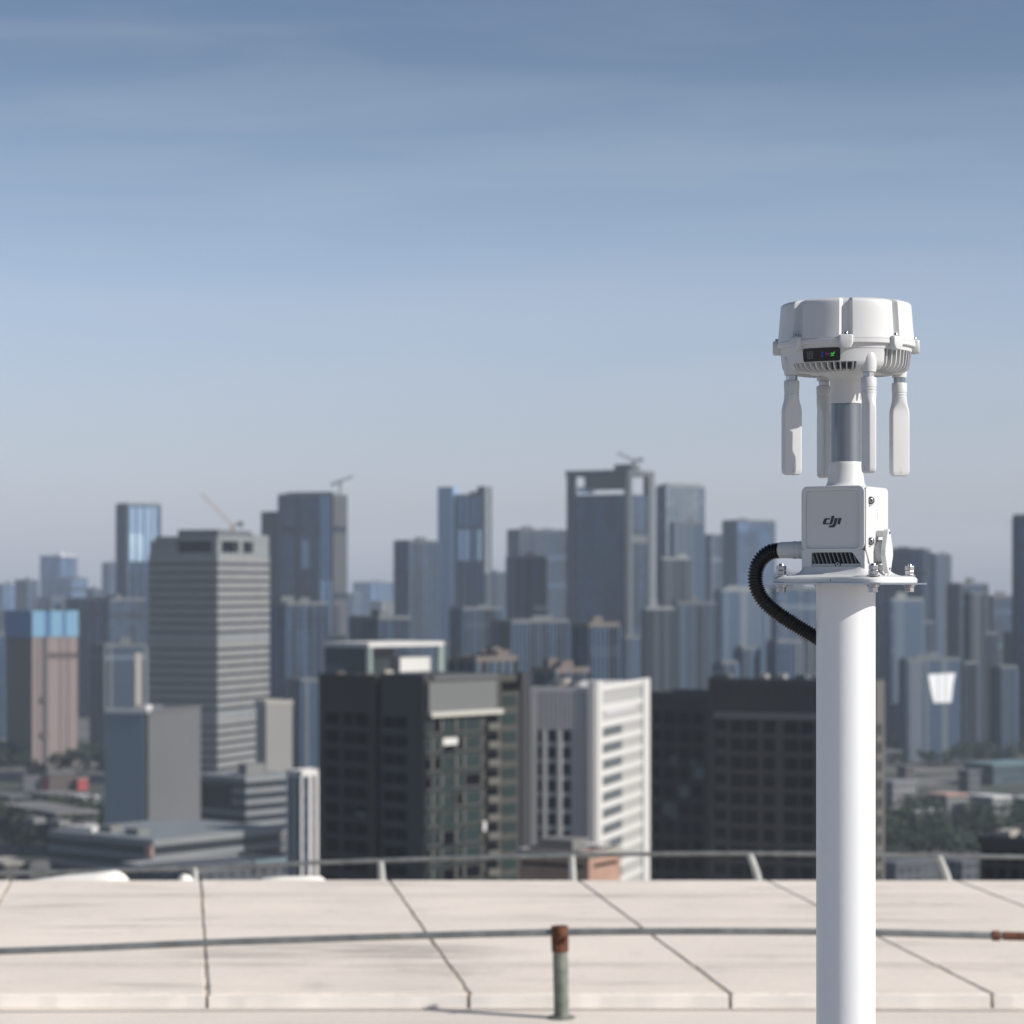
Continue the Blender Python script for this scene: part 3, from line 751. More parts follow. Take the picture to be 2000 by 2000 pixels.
M_PINKD = mat('brown_scaffold_net', (.10,.08,.075), .9, var=.12, vscale=.08)
M_CYAN = mat('blue_safety_net', (.17,.33,.47), .8, var=.1, vscale=.1)
M_CYAND = mat('dark_blue_net', (.05,.14,.30), .8, var=.1, vscale=.1)
M_ROOFG = mat('grey_roof', (.16,.16,.155), .9, var=.2, vscale=.05)
M_ROOFW = mat('white_shed_roof', (.58,.58,.56), .7, var=.1, vscale=.1)
M_ROOFP = mat('pink_roof', (.40,.26,.22), .85, var=.15, vscale=.1)
M_TEALR = mat('teal_roof', (.13,.20,.22), .6, var=.1, vscale=.1)
M_RED = mat('red_sheet', (.38,.07,.07), .8)
M_ORANGE = mat('crane_paint', (.42,.33,.26), .7)
M_CREAM = mat('cream_wall', (.33,.305,.27), .8, var=.08, vscale=.15)
M_BRICK = mat('salmon_brick', (.36,.22,.16), .85, var=.15, vscale=.3)
M_STEELG = mat('green_steel_frame', (.22,.28,.26), .6)
M_TANK = mat('tan_tank', (.13,.108,.098), .85, var=.2, vscale=.3)
M_GLARE = mat('painted_sun_glare', (.78,.80,.80), .5)  # sun glare off glass, painted as a white surface

gr = MB().add([(-6000,-600,GROUND),(6000,-600,GROUND),(6000,8000,GROUND),(-6000,8000,GROUND)], [(0,1,2,3)])
def ground_mat():
    m = bpy.data.materials.new('city_ground'); m.use_nodes = True; N = m.node_tree.nodes; L = m.node_tree.links
    b = N['Principled BSDF']; b.inputs['Roughness'].default_value = .9; g = N.new('ShaderNodeNewGeometry')
    v = N.new('ShaderNodeTexVoronoi'); v.inputs['Scale'].default_value = .022; L.new(g.outputs['Position'], v.inputs['Vector'])
    n = N.new('ShaderNodeTexNoise'); n.inputs['Scale'].default_value = .03; n.inputs['Detail'].default_value = 8; L.new(g.outputs['Position'], n.inputs['Vector'])
    cr = N.new('ShaderNodeValToRGB'); e = cr.color_ramp.elements
    e[0].position = .35; e[0].color = (.035,.045,.030,1); e[1].position = .7; e[1].color = (.16,.155,.145,1)
    x = e.new(.5); x.color = (.075,.078,.07,1)
    mx = N.new('ShaderNodeMix'); mx.data_type = 'FLOAT'; mx.inputs['Factor'].default_value = .4
    sp = N.new('ShaderNodeSeparateColor'); L.new(v.outputs['Color'], sp.inputs[0])
    L.new(n.outputs['Fac'], mx.inputs['A']); L.new(sp.outputs[0], mx.inputs['B']); L.new(mx.outputs['Result'], cr.inputs[0]); L.new(cr.outputs[0], b.inputs['Base Color'])
    return m
tag(gr.build('ground', ground_mat()), kind='structure')

# --- dark apartment tower with the grey panel (near)
b = Bld('apartment_tower', 'near black-brown apartment tower with a pale grey blank panel at its top', 'building', 622, 828, 1036, 1325, 450, 42)
b.core(M_OLIVE, inset=.8); 
b.L('wall', M_DARKB, 622, 734, 1322, 2150, .0, .8); b.L('wall', M_SLATE, 746, 828, 1318, 2150, .0, .8)
for xa, xb in ((637,661),(671,690),(694,718)):
    for i in range(11): b.L('window', M_BLACKG, xa, xb, 1400+36.6*i, 1400+36.6*i+23, .05, .0)
for i in range(11): b.L('ledge', M_SLATE, 628, 730, 1430+36.6*i, 1433+36.6*i, .25, .0)
for xa, xb in ((750,769),(772,794)):
    for i in range(11): b.L('window', M_BLACKG, xa, xb, 1403+36.6*i, 1403+36.6*i+21, .05, .0)
b.Rr('wall', M_OLIVE, 828.5, 979, 1330, 2150, .0, .8)
b.Rr('blank_panel', M_LGREY, 834, 966, 1334, 1392, .5); b.Rr('ledge', M_WSILL, 834, 974, 1392, 1401, 1.2)
for c, (xa, xb) in enumerate(((830,840),(846,858),(864,886),(892,902),(908,938))):
    for i in range(11):
        q = random.random()
        b.Rr('window', M_GREENG if q < .75 else M_BLACKG, xa, xb, 1409+36.6*i, 1409+36.6*i+(22 if c != 2 else 26), .06)
for c, xa in enumerate((841,859,887,903)):
    for i in range(11): b.Rr('pier', M_BEIGE if (c+i) % 3 else M_OLIVE, xa, xa+4, 1405+36.6*i, 1430+36.6*i, .3)
for i in range(11):
    b.Rr('ledge', M_GREENG, 830, 944, 1436+36.6*i, 1440+36.6*i, .35)
    b.Rr('balcony', M_BEIGE, 948, 972, 1420+36.6*i, 1433+36.6*i, .9)
    b.Rr('window', M_BLACKG, 948, 972, 1404+36.6*i, 1419+36.6*i, .07)
b.Rr('laundry', M_WHITE, 862, 890, 1444, 1458, .5); b.Rr('laundry', M_WHITE, 940, 946, 1615, 1635, .5); b.L('laundry', M_STONE, 697, 716, 1596, 1606, .2)
b.Rr('wing_wall', M_OLIVE, 982, 1016, 1348, 2150, -.2, .75)
for i in range(11): b.Rr('wing_window', M_GREENG, 984, 1010, 1366+36.6*i, 1388+36.6*i, -.1, .25)
b.Rr('wing_cap', M_BLACKG, 982, 1013, 1338, 1356, .1, .6); b.Rr('edge_pier', M_SLATE, 1018, 1036, 1320, 2150, .1, .75)
for xa, xb, y0 in ((731,743,1312),(640,650,1318),(800,812,1318),(700,706,1319)): b.L('rooftop_tank', M_PINKD if xa != 731 else M_CREAM, xa, xb, y0, 1329, -1.2, 3.2)
b.Rr('roof_beam', M_STONE, 850, 975, 1322, 1329, -.2, 3)

# --- white tower
b = Bld('white_tower', 'near bright white tower with louvred right side and three dark window columns', 'building', 1036, 1163, 1265, 1346, 500, 16)
b.core(M_WHITE, inset=.5)
b.L('edge_pier', M_WHITE, 1036, 1049, 1342, 2150, .25, .5); b.L('corner_pier', M_WHITE, 1149, 1163, 1330, 2150, .5, .5)
b.L('wall', M_WGREY, 1049.5, 1148.5, 1346, 2150, .0, .49); b.L('roof_band', M_WHITE, 1049.6, 1148.4, 1342, 1353, .2, .3)
for i in range(9): b.L('rib', M_WHITE, 1056+9*i, 1059+9*i, 1354, 1426, .22)
for xa in (1118,1127,1136): b.L('rib', M_WHITE, xa, xa+2.5, 1427, 2150, .18)
for xa, xb in ((1051,1058),(1070,1087),(1099,1115)):
    for i in range(12): b.L('window', M_WINB, xa, xb, 1427+32.8*i, 1427+32.8*i+23, .08)
for xa, xb in ((1060.5,1067),(1089,1096.5)): b.L('pier', M_WHITE, xa, xb, 1427, 2150, .35)
b.Rr('corner_pier', M_WHITE, 1163.4, 1172, 1330, 2150, .5, .4); b.Rr('edge_pier', M_WHITE, 1253, 1265, 1340, 2150, .5, .4)
for i in range(14):
    b.Rr('floor_band', M_WHITE, 1172.4, 1252.6, 1444+32.2*(i-2), 1456+32.2*(i-2), .22)
    if i > 1: b.Rr('window', M_WING, 1177, 1214, 1426+32.2*(i-2), 1443+32.2*(i-2), .1)
b.Rr('wall', mat('pale_grey_render', (.36,.36,.345), .8, var=.06, vscale=.2), 1172.3, 1252.7, 1345, 2150, .0, .48)
b.Rr('louvre_panel', M_WGREY, 1180, 1240, 1384, 1402, .2); b.Rr('roof_band', M_WHITE, 1172.5, 1252.5, 1340, 1352, .3)
for xa, ya in ((1068,1331),(1085,1328),(1105,1334)): b.L('rooftop_tank', M_CREAM if xa == 1085 else M_STONE, xa, xa+14, ya, 1344, -2, 6)

# --- low salmon building at the foot of the white tower
b = Bld('low_brick_building', 'salmon brick low block with a grey roof in front of the white tower', 'building', 1014, 1150, 1212, 1672, 440, 30)
b.core(M_BRICK); b.parapet(M_CREAM, 1.0); b.L('window_strip', M_BLACKG, 1020, 1140, 1690, 1697, .05)
b.Rr('window_strip', M_BLACKG, 1160, 1205, 1690, 1697, .05); piece(b.root, 'roof_shed', M_ROOFG, (-b.wl*.85, 3, b.h), (-b.wl*.35, 9, b.h+2.2)); piece(b.root, 'roof_canopy', M_WHITE, (-b.wl*.2, 2, b.h+1.4), (1, 6, b.h+1.7))
piece(b.root, 'canopy_post', M_WHITE, (-b.wl*.1, 3, b.h), (-b.wl*.1+.3, 3.3, b.h+1.4))

# --- black tower behind the mast
b = Bld('black_tower', 'near black tower block behind the white mast with a ribbed top storey', 'building', 1384, 1709, 1727, 1334, 545, 22)
b.core(M_SLATE, inset=.3); b.L('top_band', M_SLATE, 1384, 1709, 1328, 1337, .5); b.L('ledge', M_LGREY, 1386, 1708, 1396, 1408, .35)
for i in range(34): b.L('rib', M_DARKB if i % 2 else M_SLATE, 1398+9.1*i, 1402+9.1*i, 1339, 1394, .2)
b.L('corner_pier', M_SLATE, 1384, 1394, 1338, 2150, .35)
for i in range(10):
    for xa, xb in ((1396,1418),(1426,1452),(1455,1480),(1490,1513),(1530,1558),(1562,1590),(1602,1640),(1660,1695)):
        b.L('window', M_BLACKG, xa, xb, 1412+36*i, 1412+36*i+(25 if xa > 1420 else 20), -.27, .35)
    b.L('ledge', M_DARKB, 1424, 1700, 1441+36*i, 1445+36*i, -.05, .35)
b.Rr('wall', M_BEIGE, 1709.3, 1727, 1330, 2150, .1, .3)
for i in range(10): b.Rr('window', M_BLACKG, 1713, 1719, 1415+36*i, 1437+36*i, .2)
for xa, w in ((1378,34),(1470,14),(1504,16),(1540,22),(1575,10),(1588,12)): b.L('rooftop_tank', M_CREAM if w < 17 else M_STONE, xa+6, xa+6+w, 1321, 1329, -2, 5)
b = Bld('black_tower', 'near plain black lower block between the white tower and the ribbed black tower', 'building', 1268, 1388, 1392, 1360, 580, 22, wr=16)
b.core(M_DARKB); b.parapet(M_SLATE, 1.4)
for i in range(10):
    for xa, xb in ((1276,1290),(1296,1318),(1326,1346),(1354,1374)): b.L('window', M_BLACKG if random.random() < .9 else M_WING, xa, xb, 1392+36*i, 1414+36*i, .05)
b.L('laundry', M_STONE, 1310, 1321, 1477, 1496, .2); b.L('laundry', M_STONE, 1349, 1358, 1484, 1496, .2); b.L('laundry', M_STONE, 1310, 1322, 1578, 1602, .2)

# --- dark block at the lower right
b = Bld('black_block', 'flat-topped black block cut off by the right edge of the picture', 'building', 1914, 2060, 2140, 1648, 400, 28)
b.core(M_DARKB); b.parapet(M_SLATE, 1.2); b.L('rooftop_unit', M_CREAM, 1932, 1962, 1632, 1646, -3, 8); b.L('rooftop_unit', M_STONE, 1975, 1990, 1636, 1646, -3, 7)
for i in range(3):
    for xa in range(1922, 2050, 26): b.L('window', M_BLACKG, xa, xa+18, 1668+34*i, 1690+34*i, .05)

# --- striped tower
b = Bld('striped_tower', 'tall grey office tower ringed by pale floor bands with dark openings in its crown', 'building', 292, 424, 524, 1088, 1250, 20)
b.core(M_BANDD, 0, b.h)
nf = 27; fh = (b.h)/nf
for i in range(1, nf+1):
    hi = (i in (nf-9, nf-18)); z0 = fh*i-fh*(.62 if not hi else .95)
    o = piece_own(b.root, 'floor_band', M_BANDL if not hi else M_CROWN, (-b.wl-.5,-.5,z0), (.5,b.wr+.5,fh*i))
zc = b.h
piece_own(b.root, 'crown_wall', M_CROWN, (-b.wl-.2, -.2, zc+.02), (.2, b.wr+.2, zc+2.2))
for xa, xb in ((293,345),(418,424)): b.L('crown_pier', M_CROWN, xa, xb, 1079, 1056, .2, 3)
for xa, xb in ((424.2,432),(466,474),(494,524)): b.Rr('crown_pier', M_CROWN, xa, xb, 1079, 1052 if xa < 490 else 1042, .2, 3)
piece_own(b.root, 'crown_core', M_BLACKG, (-b.wl+4, 4, zc+2.2), (-4, b.wr-4, zc+8.2))
piece_own(b.root, 'crown_slab', M_CROWN, (-b.wl+3, -.4, b.z(1056)), (.4, b.wr-6, b.z(1047)))
piece_own(b.root, 'plant_deck', M_STONE, (-b.wl*.62, 3, b.z(1047)+.02), (-1, b.wr*.7, b.z(1034)))
def crane(root, base, top, jib, tail, m, w=1.2):
    """lattice mast and luffing jib, local metres"""
    def lattice(p, q, w):
        p, q = Vector(p), Vector(q); t = (q-p).normalized(); a = t.orthogonal().normalized()*w/2; c = t.cross(a).normalized()*w/2
        m_ = MB(); cs = (a+c, a-c, -a-c, -a+c)
        for d in cs: m_.tube([p+d, q+d], w*.10, 4)
        n = max(3, int((q-p).length/(w*1.6)))
        for i in range(n):
            for j in range(4):
                A = p+(q-p)*(i/n)+cs[j]; B = p+(q-p)*((i+1)/n)+cs[(j+1)%4]; m_.tube([A,B], w*.07, 4)
        return m_
    lattice(base, top, w).build('crane_mast', m, root); lattice(top, jib, w*.8).build('crane_jib', m, root); lattice(top, tail, w*.9).build('counter_jib', m, root)
    tl = Vector(tail); piece(root, 'counterweight', M_STONE, tl-Vector((1.2,1.2,2.2)), tl+Vector((1.2,1.2,.2)))
    tp = Vector(top); piece(root, 'cab', m, tp+Vector((-1.2,-1.6,-2.4)), tp+Vector((1.0,-.5,-.2)))
def crane_on(label, x, ybase, ytop, xj, yj, xt, yt, D, m, w=1.4):
    bx, by, bz = P2(x, ybase, D); c = empty('tower_crane', (bx, by, bz), 0, label, 'crane')
    f = lambda x_, y_: tuple(Vector(P2(x_, y_, D))-Vector((bx,by,bz)))
    crane(c, (0,0,0), f(x, ytop), f(xj, yj), f(xt, yt), m, w)
crane_on('pale orange crane leaning left above the striped office tower', 455, 1034, 1027, 392, 963, 470, 1020, 1275, M_ORANGE, 1.0)

# --- terraced podium right of the grey slabs
b = Bld('terraced_podium', 'stepped white and dark podium below the striped office tower', 'building', 385, 480, 575, 1520, 1010, 40)
b.core(M_BANDD)
for i in range(7):
    z1 = b.h-4.4*i; piece_own(b.root, 'floor_band', M_CROWN, (-b.wl-.6,-.6,z1-1.6), (.6,b.wr+.6,z1+(.5 if i == 0 else 0)))
piece_own(b.root, 'dark_hall', M_BLACKG, (-b.wl+2,-.9,b.h-11), (-8,-.1,b.h-3.2)); b.plant(M_ROOFG, 3, 3)
b = Bld('framed_block', 'glass block with tall white columns left of the dark apartment tower', 'building', 562, 590, 640, 1512, 640, 40)
b.core(G_DBLUE); b.parapet(M_WHITE, 1.5)
for x in (563, 575, 588): b.L('column', M_WHITE, x, x+3.5, 1515, 2000, .6)
for x in (600, 613, 626): b.Rr('column', M_WHITE, x, x+6, 1515, 2000, .7)
for i in range(7): b.Rr('floor_band', M_STONE, 590.5, 640, 1548+30*i, 1553+30*i, .3)

# --- grey slab pair and V-shaped podium
b = Bld('grey_slab_tower', 'plain blue-grey slab tower with white roof edge in front of the striped tower', 'building', 205, 290, 392, 1392, 920, 20)
M_SLAB_SHADE = mat('slab_shade_side', (.17,.22,.27), .7, var=.06, vscale=.05); M_SLAB_SUN = mat('slab_sun_side', (.105,.11,.112), .75, var=.06, vscale=.05)  # sun contrast evened out in colour: shaded left lighter, sunlit right darker
b.core(M_SLAB_SUN); b.L('wall', M_SLAB_SHADE, 205, 283, 1394, 1800, .3); b.L('roof_edge', M_WHITE, 205, 290, 1386, 1394, .6, 2); b.L('rooftop_unit', M_WHITE, 268, 284, 1378, 1387, -1, 5)
for i in range(24): b.L('stair_window', M_BANDD, 285, 289, 1400+11*i, 1405+11*i, .15)
b.Rr('roof_edge', M_SLAB_SUN, 290.3, 392, 1388, 1393, .4, 2); b.Rr('plant_room', M_STONE, 310, 332, 1380, 1390, -3, 9)
b = Bld('v_shaped_podium', 'low banded podium whose two wings meet at a corner by the roof edge', 'building', 98, 300, 548, 1644, 800, 40)
b.core(M_BANDD); 
for i in range(5): piece_own(b.root, 'floor_band', M_CROWN, (-b.wl-.5,-.5,b.h-4.3*i-1.5), (.5,b.wr+.5,b.h-4.3*i+(.6 if i == 0 else 0)))
b.L('corner_panel', M_ROOFP, 288, 300, 1648, 1690, 1.0); piece(b.root, 'skylight', M_WHITE, (-b.wl+3,4,b.h+.6), (-b.wl+16,12,b.h+2))
for i in range(5): piece(b.root, 'roof_unit', M_ROOFG, (-20-14*i,6+i,b.h+.6), (-14-14*i,11+i,b.h+2.6))
b = Bld('low_hall', 'low grey hall roof with a teal strip just behind the roof edge', 'building', 240, 330, 560, 1704, 700, 50)
b.core(W_GREY); b.parapet(M_CROWN, 1.4); b.Rr('teal_strip', M_TEALR, 495, 555, 1694, 1706, 1.0); b.L('bright_sign', M_WHITE, 262, 300, 1696, 1704, .6)

# --- pink construction tower
b = Bld('construction_tower', 'half-built tower wrapped in pink netting with light blue netting on top', 'building', 12, 62, 152, 1243, 1400, 62)
b.core(M_PINKD); b.Rr('net', M_PINK, 62.4, 82, 1243, 1700, .6); b.Rr('net', M_PINK, 92, 150, 1243, 1700, .6)
b.Rr('slab_gap', M_PINKD, 84, 150, 1275, 1286, .9); b.Rr('hoist', M_STONE, 84.5, 89.5, 1243, 1560, 1.4)
for xx in (72, 103, 116, 130, 141): b.Rr('net_seam', mat('pale_net_seam', (.31,.26,.25), .9) if xx % 2 else M_PINKD, xx, xx+2.5, 1246, 1640, .75)
for y in (1360, 1430): b.Rr('hoist_cage', M_PINKD, 80, 92, y, y+12, 1.8)
for xa, xb in ((62.2,86),(98,121),(127,152)): b.Rr('safety_net', M_CYAN, xa, xb, 1193, 1244, 1.0, 1.5)
for xa, xb in ((86.3,97.7),(121.3,126.7)): b.Rr('safety_net', M_CYAND, xa, xb, 1196, 1244, .6, 1.5)
b.L('safety_net', M_CYAND, 12, 62, 1193, 1246, 1.0, 1.5)
for x, m_, w in ((95,M_RED,12),(120,M_PINKD,26),(160,M_RED,10),(60,M_STONE,16)):
    bx, by, bz = P2(x, 1530, 1240); zz = 4+w*.15
    o = empty('site_hut', (bx, by, GROUND), R(20), {95:'small red site hut at the foot of the pink netted tower',120:'brown site hut below the pink netted tower',160:'red site hut right of the pink netted tower base',60:'grey site hut left below the pink netted tower'}[x], 'hut')
    piece(o, 'wall', m_, (-w*.25,-3,0), (w*.25,3,zz)); piece(o, 'roof', M_ROOFP if m_ is M_RED else M_ROOFG, (-w*.25-.4,-3.4,zz+.01), (w*.25+.4,3.4,zz+.5))

# --- generic towers of the skyline
M_PB = mat('blue_pier', (.042,.08,.135), .5, metal=.3); M_PD = mat('dark_pier', (.014,.022,.034), .5, metal=.3); M_PL = mat('pale_pier', (.11,.14,.17), .6); M_PG = mat('grey_pier', (.036,.05,.068), .6)
RELIEF = [(M_PB, M_PD), (M_PD, M_PG), (M_PG, M_PB), (M_PB, M_PL), (M_PD, M_PB)]
def tower(label, x0, xc, x1, ytop, D, m, t=38, cap=None, plant=2, name='skyscraper', **kw):
    b = Bld(name, label, 'building', x0, xc, x1, ytop, D, t, **kw)
    b.core(m); b.parapet(cap or M_STONE, 2.2, .3)
    if plant: b.plant(cap or M_STONE, plant, int(x0+ytop))
    if name == 'skyscraper' and 'beige' not in label: b.relief(*RELIEF[(int(x0)+int(D)) % len(RELIEF)], seed=int(x0*3+ytop), bands=int(x0) % 3)
    return b
b = tower('slim bright blue glass tower at the far left of the skyline', 228, 250, 312, 985, 2100, G_DBLUE, 60, M_CROWN, 0)
b.Rr('painted_sky_glass', G_SKYREFL, 253, 306, 990, 1096, .5);  # reflected sky painted as lighter panes
b = tower('broad slate glass tower with a sloping left shoulder', 545, 650, 676, 966, 2000, G_SLATE, 25, M_CROWN, 0)
b.L('glass_strip', G_MID, 590, 618, 1000, 1110, .6); b.L('glass_strip', G_SKYREFL, 626, 648, 968, 1300, .6); b.L('crest', M_CROWN, 560, 650, 960, 967, .2, 12); b.Rr('edge_wall', W_BROWN, 650.3, 676, 966, 1400, .4)
b.L('shoulder', G_SLATE, 505, 546, 997, 1400, -4, 30)
crane_on('faint crane on the broad slate glass tower', 664, 964, 940, 690, 930, 650, 944, 2030, M_STONE, 1.6)
b = tower('dark square tower left of the twin-pillared tower', 770, 800, 856, 1058, 1900, G_SLATE, 55, M_STONE, 1)
b.L('edge_pier', M_SLATE, 770, 776, 1060, 1400, .6)
b = tower('glass tower held between two tall pale pillars', 868, 945, 957, 968, 2100, G_DBLUE, 20, M_CROWN, 1)
b.L('pillar', G_SKYREFL, 856, 886, 950, 1400, 1.5, 12); b.L('pillar', M_CROWN, 944, 950, 950, 1120, 1.5, 6); b.Rr('pillar', G_TEAL, 945.4, 957, 950, 1400, 1.5, 6); b.L('glass_top', G_SKYREFL, 893, 940, 972, 1095, .4)
b = tower('flat-topped slate tower behind the curved blue block', 992, 1015, 1107, 1036, 2300, G_SLATE, 62, M_STONE, 2)
b = tower('pale blue block with a lit roof sign below the slate tower', 990, 1006, 1066, 1088, 1800, G_BLUE, 60, M_CROWN, 1)
b.Rr('roof_sign', M_WHITE, 1042, 1066, 1184, 1192, 1.5)
# big central tower with open crown
b = Bld('skyscraper', 'tallest dark tower in the skyline centre with an open framed crown', 'building', 1108, 1226, 1275, 965, 1750, 30)
b.core(G_SLATE); 
for xa, xb in ((1108,1122),(1221,1226)): b.L('corner_column', M_STONE, xa, xb, 922, 1500, 1.2, 3)
b.L('column', M_STONE, 1222, 1226, 921, 1500, 1.4, 3); b.Rr('column', M_STONE, 1226.3, 1232, 922, 1500, 1.2, 3); b.Rr('corner_column', M_STONE, 1264, 1275, 922, 1500, 1.2, 3)
piece_own(b.root, 'crown_slab', M_STONE, (-b.wl-1, -1, b.z(927)), (1, b.wr+1, b.z(917)))
b.L('crown_lattice', mat('crown_lattice', (.13,.115,.105), .8), 1140, 1221, 927, 956, -1, 4); b.L('glass_top', G_PALE, 1128, 1160, 950, 962, .3, 1)
b.Rr('floor_band', M_STONE, 1233, 1263, 1045, 1060, .6); piece_own(b.root, 'plant_room', M_STONE, (-12, 3, b.z(917)+.02), (2, 14, b.z(906)))
crane_on('small crane on top of the tallest central tower', 1238, 917, 900, 1205, 884, 1252, 896, 1765, M_STONE, 1.6)
b = tower('rounded-top pale glass tower right of the tallest tower', 1283, 1302, 1375, 950, 2000, G_PALE, 62, M_CROWN, 0)
b.L('side_wall', G_SLATE, 1283, 1301.5, 954, 1400, .3); b.Rr('crest', M_CROWN, 1310, 1368, 944, 951, -1, 14)
tower('slate tower standing in front of the rounded-top pale tower', 1308, 1316, 1374, 1022, 1850, G_SLATE, 66, M_STONE, 1)
tower('small pale green glass block low beside the tallest tower', 1286, 1294, 1346, 1092, 1600, G_PALE, 64, M_CROWN, 1)
tower('narrow grey tower left of the square blue tower by the conduit', 1378, 1390, 1414, 1046, 2300, G_SLATE, 55, M_STONE, 0)
tower('square blue-grey tower behind the black conduit', 1412, 1442, 1513, 1018, 2200, G_BLUE, 58, M_STONE, 1)
tower('dark blue tower just right of the mast flange', 1700, 1805, 1816, 1074, 1900, G_DBLUE, 24, M_STONE, 1)
tower('blue tower beside the dark blue tower right of the flange', 1812, 1826, 1856, 1084, 1980, G_BLUE, 60, M_STONE, 1)
tower('pale reflective block low right of the mast', 1733, 1742, 1802, 1172, 1500, G_PALE, 66, M_CROWN, 1)
tower('grey-blue double block at mid right of the skyline', 1852, 1876, 1928, 1142, 1800, G_SLATE, 55, M_STONE, 2)
tower('brownish tower before the double block at mid right', 1886, 1896, 1922, 1160, 1500, W_BROWN, 60, M_STONE, 0)
tower('low slate tower left of the dark tower at the right edge', 1922, 1940, 1990, 1166, 1900, G_DBLUE, 60, M_STONE, 1)
tower('dark tall tower cut off by the right edge of the picture', 1980, 2060, 2110, 1008, 1500, G_DBLUE, 30, M_STONE, 1)
b = tower('dark tower with a painted white sun glare patch right of the mast', 1758, 1772, 1872, 1290, 1430, G_DBLUE, 62, M_STONE, 2)
ua, ub = b.ur(1812), b.ur(1864); m = MB(); m.prism([(ua, b.z(1318)), (ub, b.z(1316)), (ub-(ub-ua)*.08, b.z(1340)), (ub-(ub-ua)*.16, b.z(1374)), (ua+(ub-ua)*.2, b.z(1374)), (ua+(ub-ua)*.07, b.z(1345))], .0, .8, 'x'); m.build('painted_glare', M_GLARE, b.root)  # glare patch built as a thin white plate
for q in (.35, .62): piece(b.root, 'glare_joint', M_STONE, (.7, ua+(ub-ua)*q, b.z(1374)), (.95, ua+(ub-ua)*q+.35, b.z(1317)))
b = tower('grey-brown slab with a pale roof edge in front of the central tower', 1256, 1262, 1316, 1190, 1250, W_BROWN, 70, M_CROWN, 1)
tower('dark blue glass block right of the grey-brown slab', 1314, 1322, 1398, 1180, 1320, G_DBLUE, 68, M_STONE, 1)
tower('pale concrete slab behind the conduit loop', 1398, 1410, 1502, 1154, 1550, W_GREY, 66, M_CROWN, 2)
tower('blue-grey block between the conduit and the mast', 1498, 1520, 1610, 1150, 1700, G_BLUE, 60, M_STONE, 1)
b = Bld('roof_pavilion', 'grey-green block with white roof canopy behind the dark apartment tower', 'building', 632, 720, 866, 1326, 650, 45)
b.core(G_TEAL)
piece_own(b.root, 'canopy', M_WHITE, (-b.wl,-.4,b.z(1264)), (.4,b.wr,b.z(1256)))
b.L('glass_wall', G_TEAL, 634, 716, 1266, 1330, .0, .6); b.L('frame_post', M_STEELG, 716, 720, 1262, 1330, .3, 1); b.Rr('frame_post', M_STEELG, 720.3, 726, 1262, 1330, .3, 1); b.Rr('frame_post', M_STEELG, 856, 866, 1262, 1330, .3, 1)
b.Rr('white_box', M_WHITE, 792, 852, 1287, 1322, -2, 9); b.Rr('dark_wall', M_BANDD, 727, 790, 1268, 1328, -4, 6)
tower('dark low slate block behind the white canopy roof', 684, 740, 800, 1208, 1300, G_DBLUE, 45, M_STONE, 2)
tower('dark slate block left of the dark apartment tower', 510, 560, 640, 1180, 1500, G_DBLUE, 45, M_STONE, 2)
tower('pale beige blank block just right of the striped tower', 500, 520, 571, 1374, 1130, mat('beige_panel', (.25,.243,.228), .8, var=.05, vscale=.05), 60, M_CREAM, 0)
tower('wide grey block left of the striped tower', 130, 215, 282, 1172, 1900, G_SLATE, 40, M_STONE, 2)
b = tower('dark grey tower with one pale vertical strip left of the striped tower', 178, 205, 285, 1262, 1450, W_DARK, 60, M_STONE, 1)
b.Rr('pale_strip', M_CREAM, 263, 276, 1276, 1420, 1.0)
tower('mid-blue block with rooftop sheds between the two near towers', 880, 930, 1008, 1290, 800, W_GREY, 45, M_TANK, 3)
tower('dark block with brown rooftop tanks before the central tower', 1120, 1150, 1208, 1222, 1100, G_DBLUE, 50, M_TANK, 2)
tower('slate block with tan roof tanks behind the white tower', 1040, 1085, 1150, 1312, 900, W_DARK, 45, M_TANK, 3)
tower('dark blue slab under the twin-pillared tower', 880, 905, 980, 1190, 1500, G_DBLUE, 50, M_STONE, 1)
tower('dark slab at the left edge behind the pink tower', -60, -20, 40, 1240, 1650, G_DBLUE, 40, M_STONE, 1)
tower('slate slab between the pale pillar tower and the central tower', 960, 1000, 1110, 1215, 1400, G_SLATE, 48, M_STONE, 2)
# hazy far towers
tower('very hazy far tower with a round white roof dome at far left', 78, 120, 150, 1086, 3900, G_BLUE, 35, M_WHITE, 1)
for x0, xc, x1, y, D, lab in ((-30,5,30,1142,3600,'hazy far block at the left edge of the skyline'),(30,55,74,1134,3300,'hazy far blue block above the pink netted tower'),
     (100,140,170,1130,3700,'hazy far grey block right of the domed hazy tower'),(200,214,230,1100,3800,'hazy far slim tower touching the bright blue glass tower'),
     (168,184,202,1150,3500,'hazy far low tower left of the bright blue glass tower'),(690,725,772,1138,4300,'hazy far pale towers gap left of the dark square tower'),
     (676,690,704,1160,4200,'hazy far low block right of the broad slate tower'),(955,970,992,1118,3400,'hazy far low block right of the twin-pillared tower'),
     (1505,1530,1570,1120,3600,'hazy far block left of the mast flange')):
    tower(lab, x0, xc, x1, y, D, G_BLUE if D > 3550 else G_SLATE, 40, M_STONE, 1)

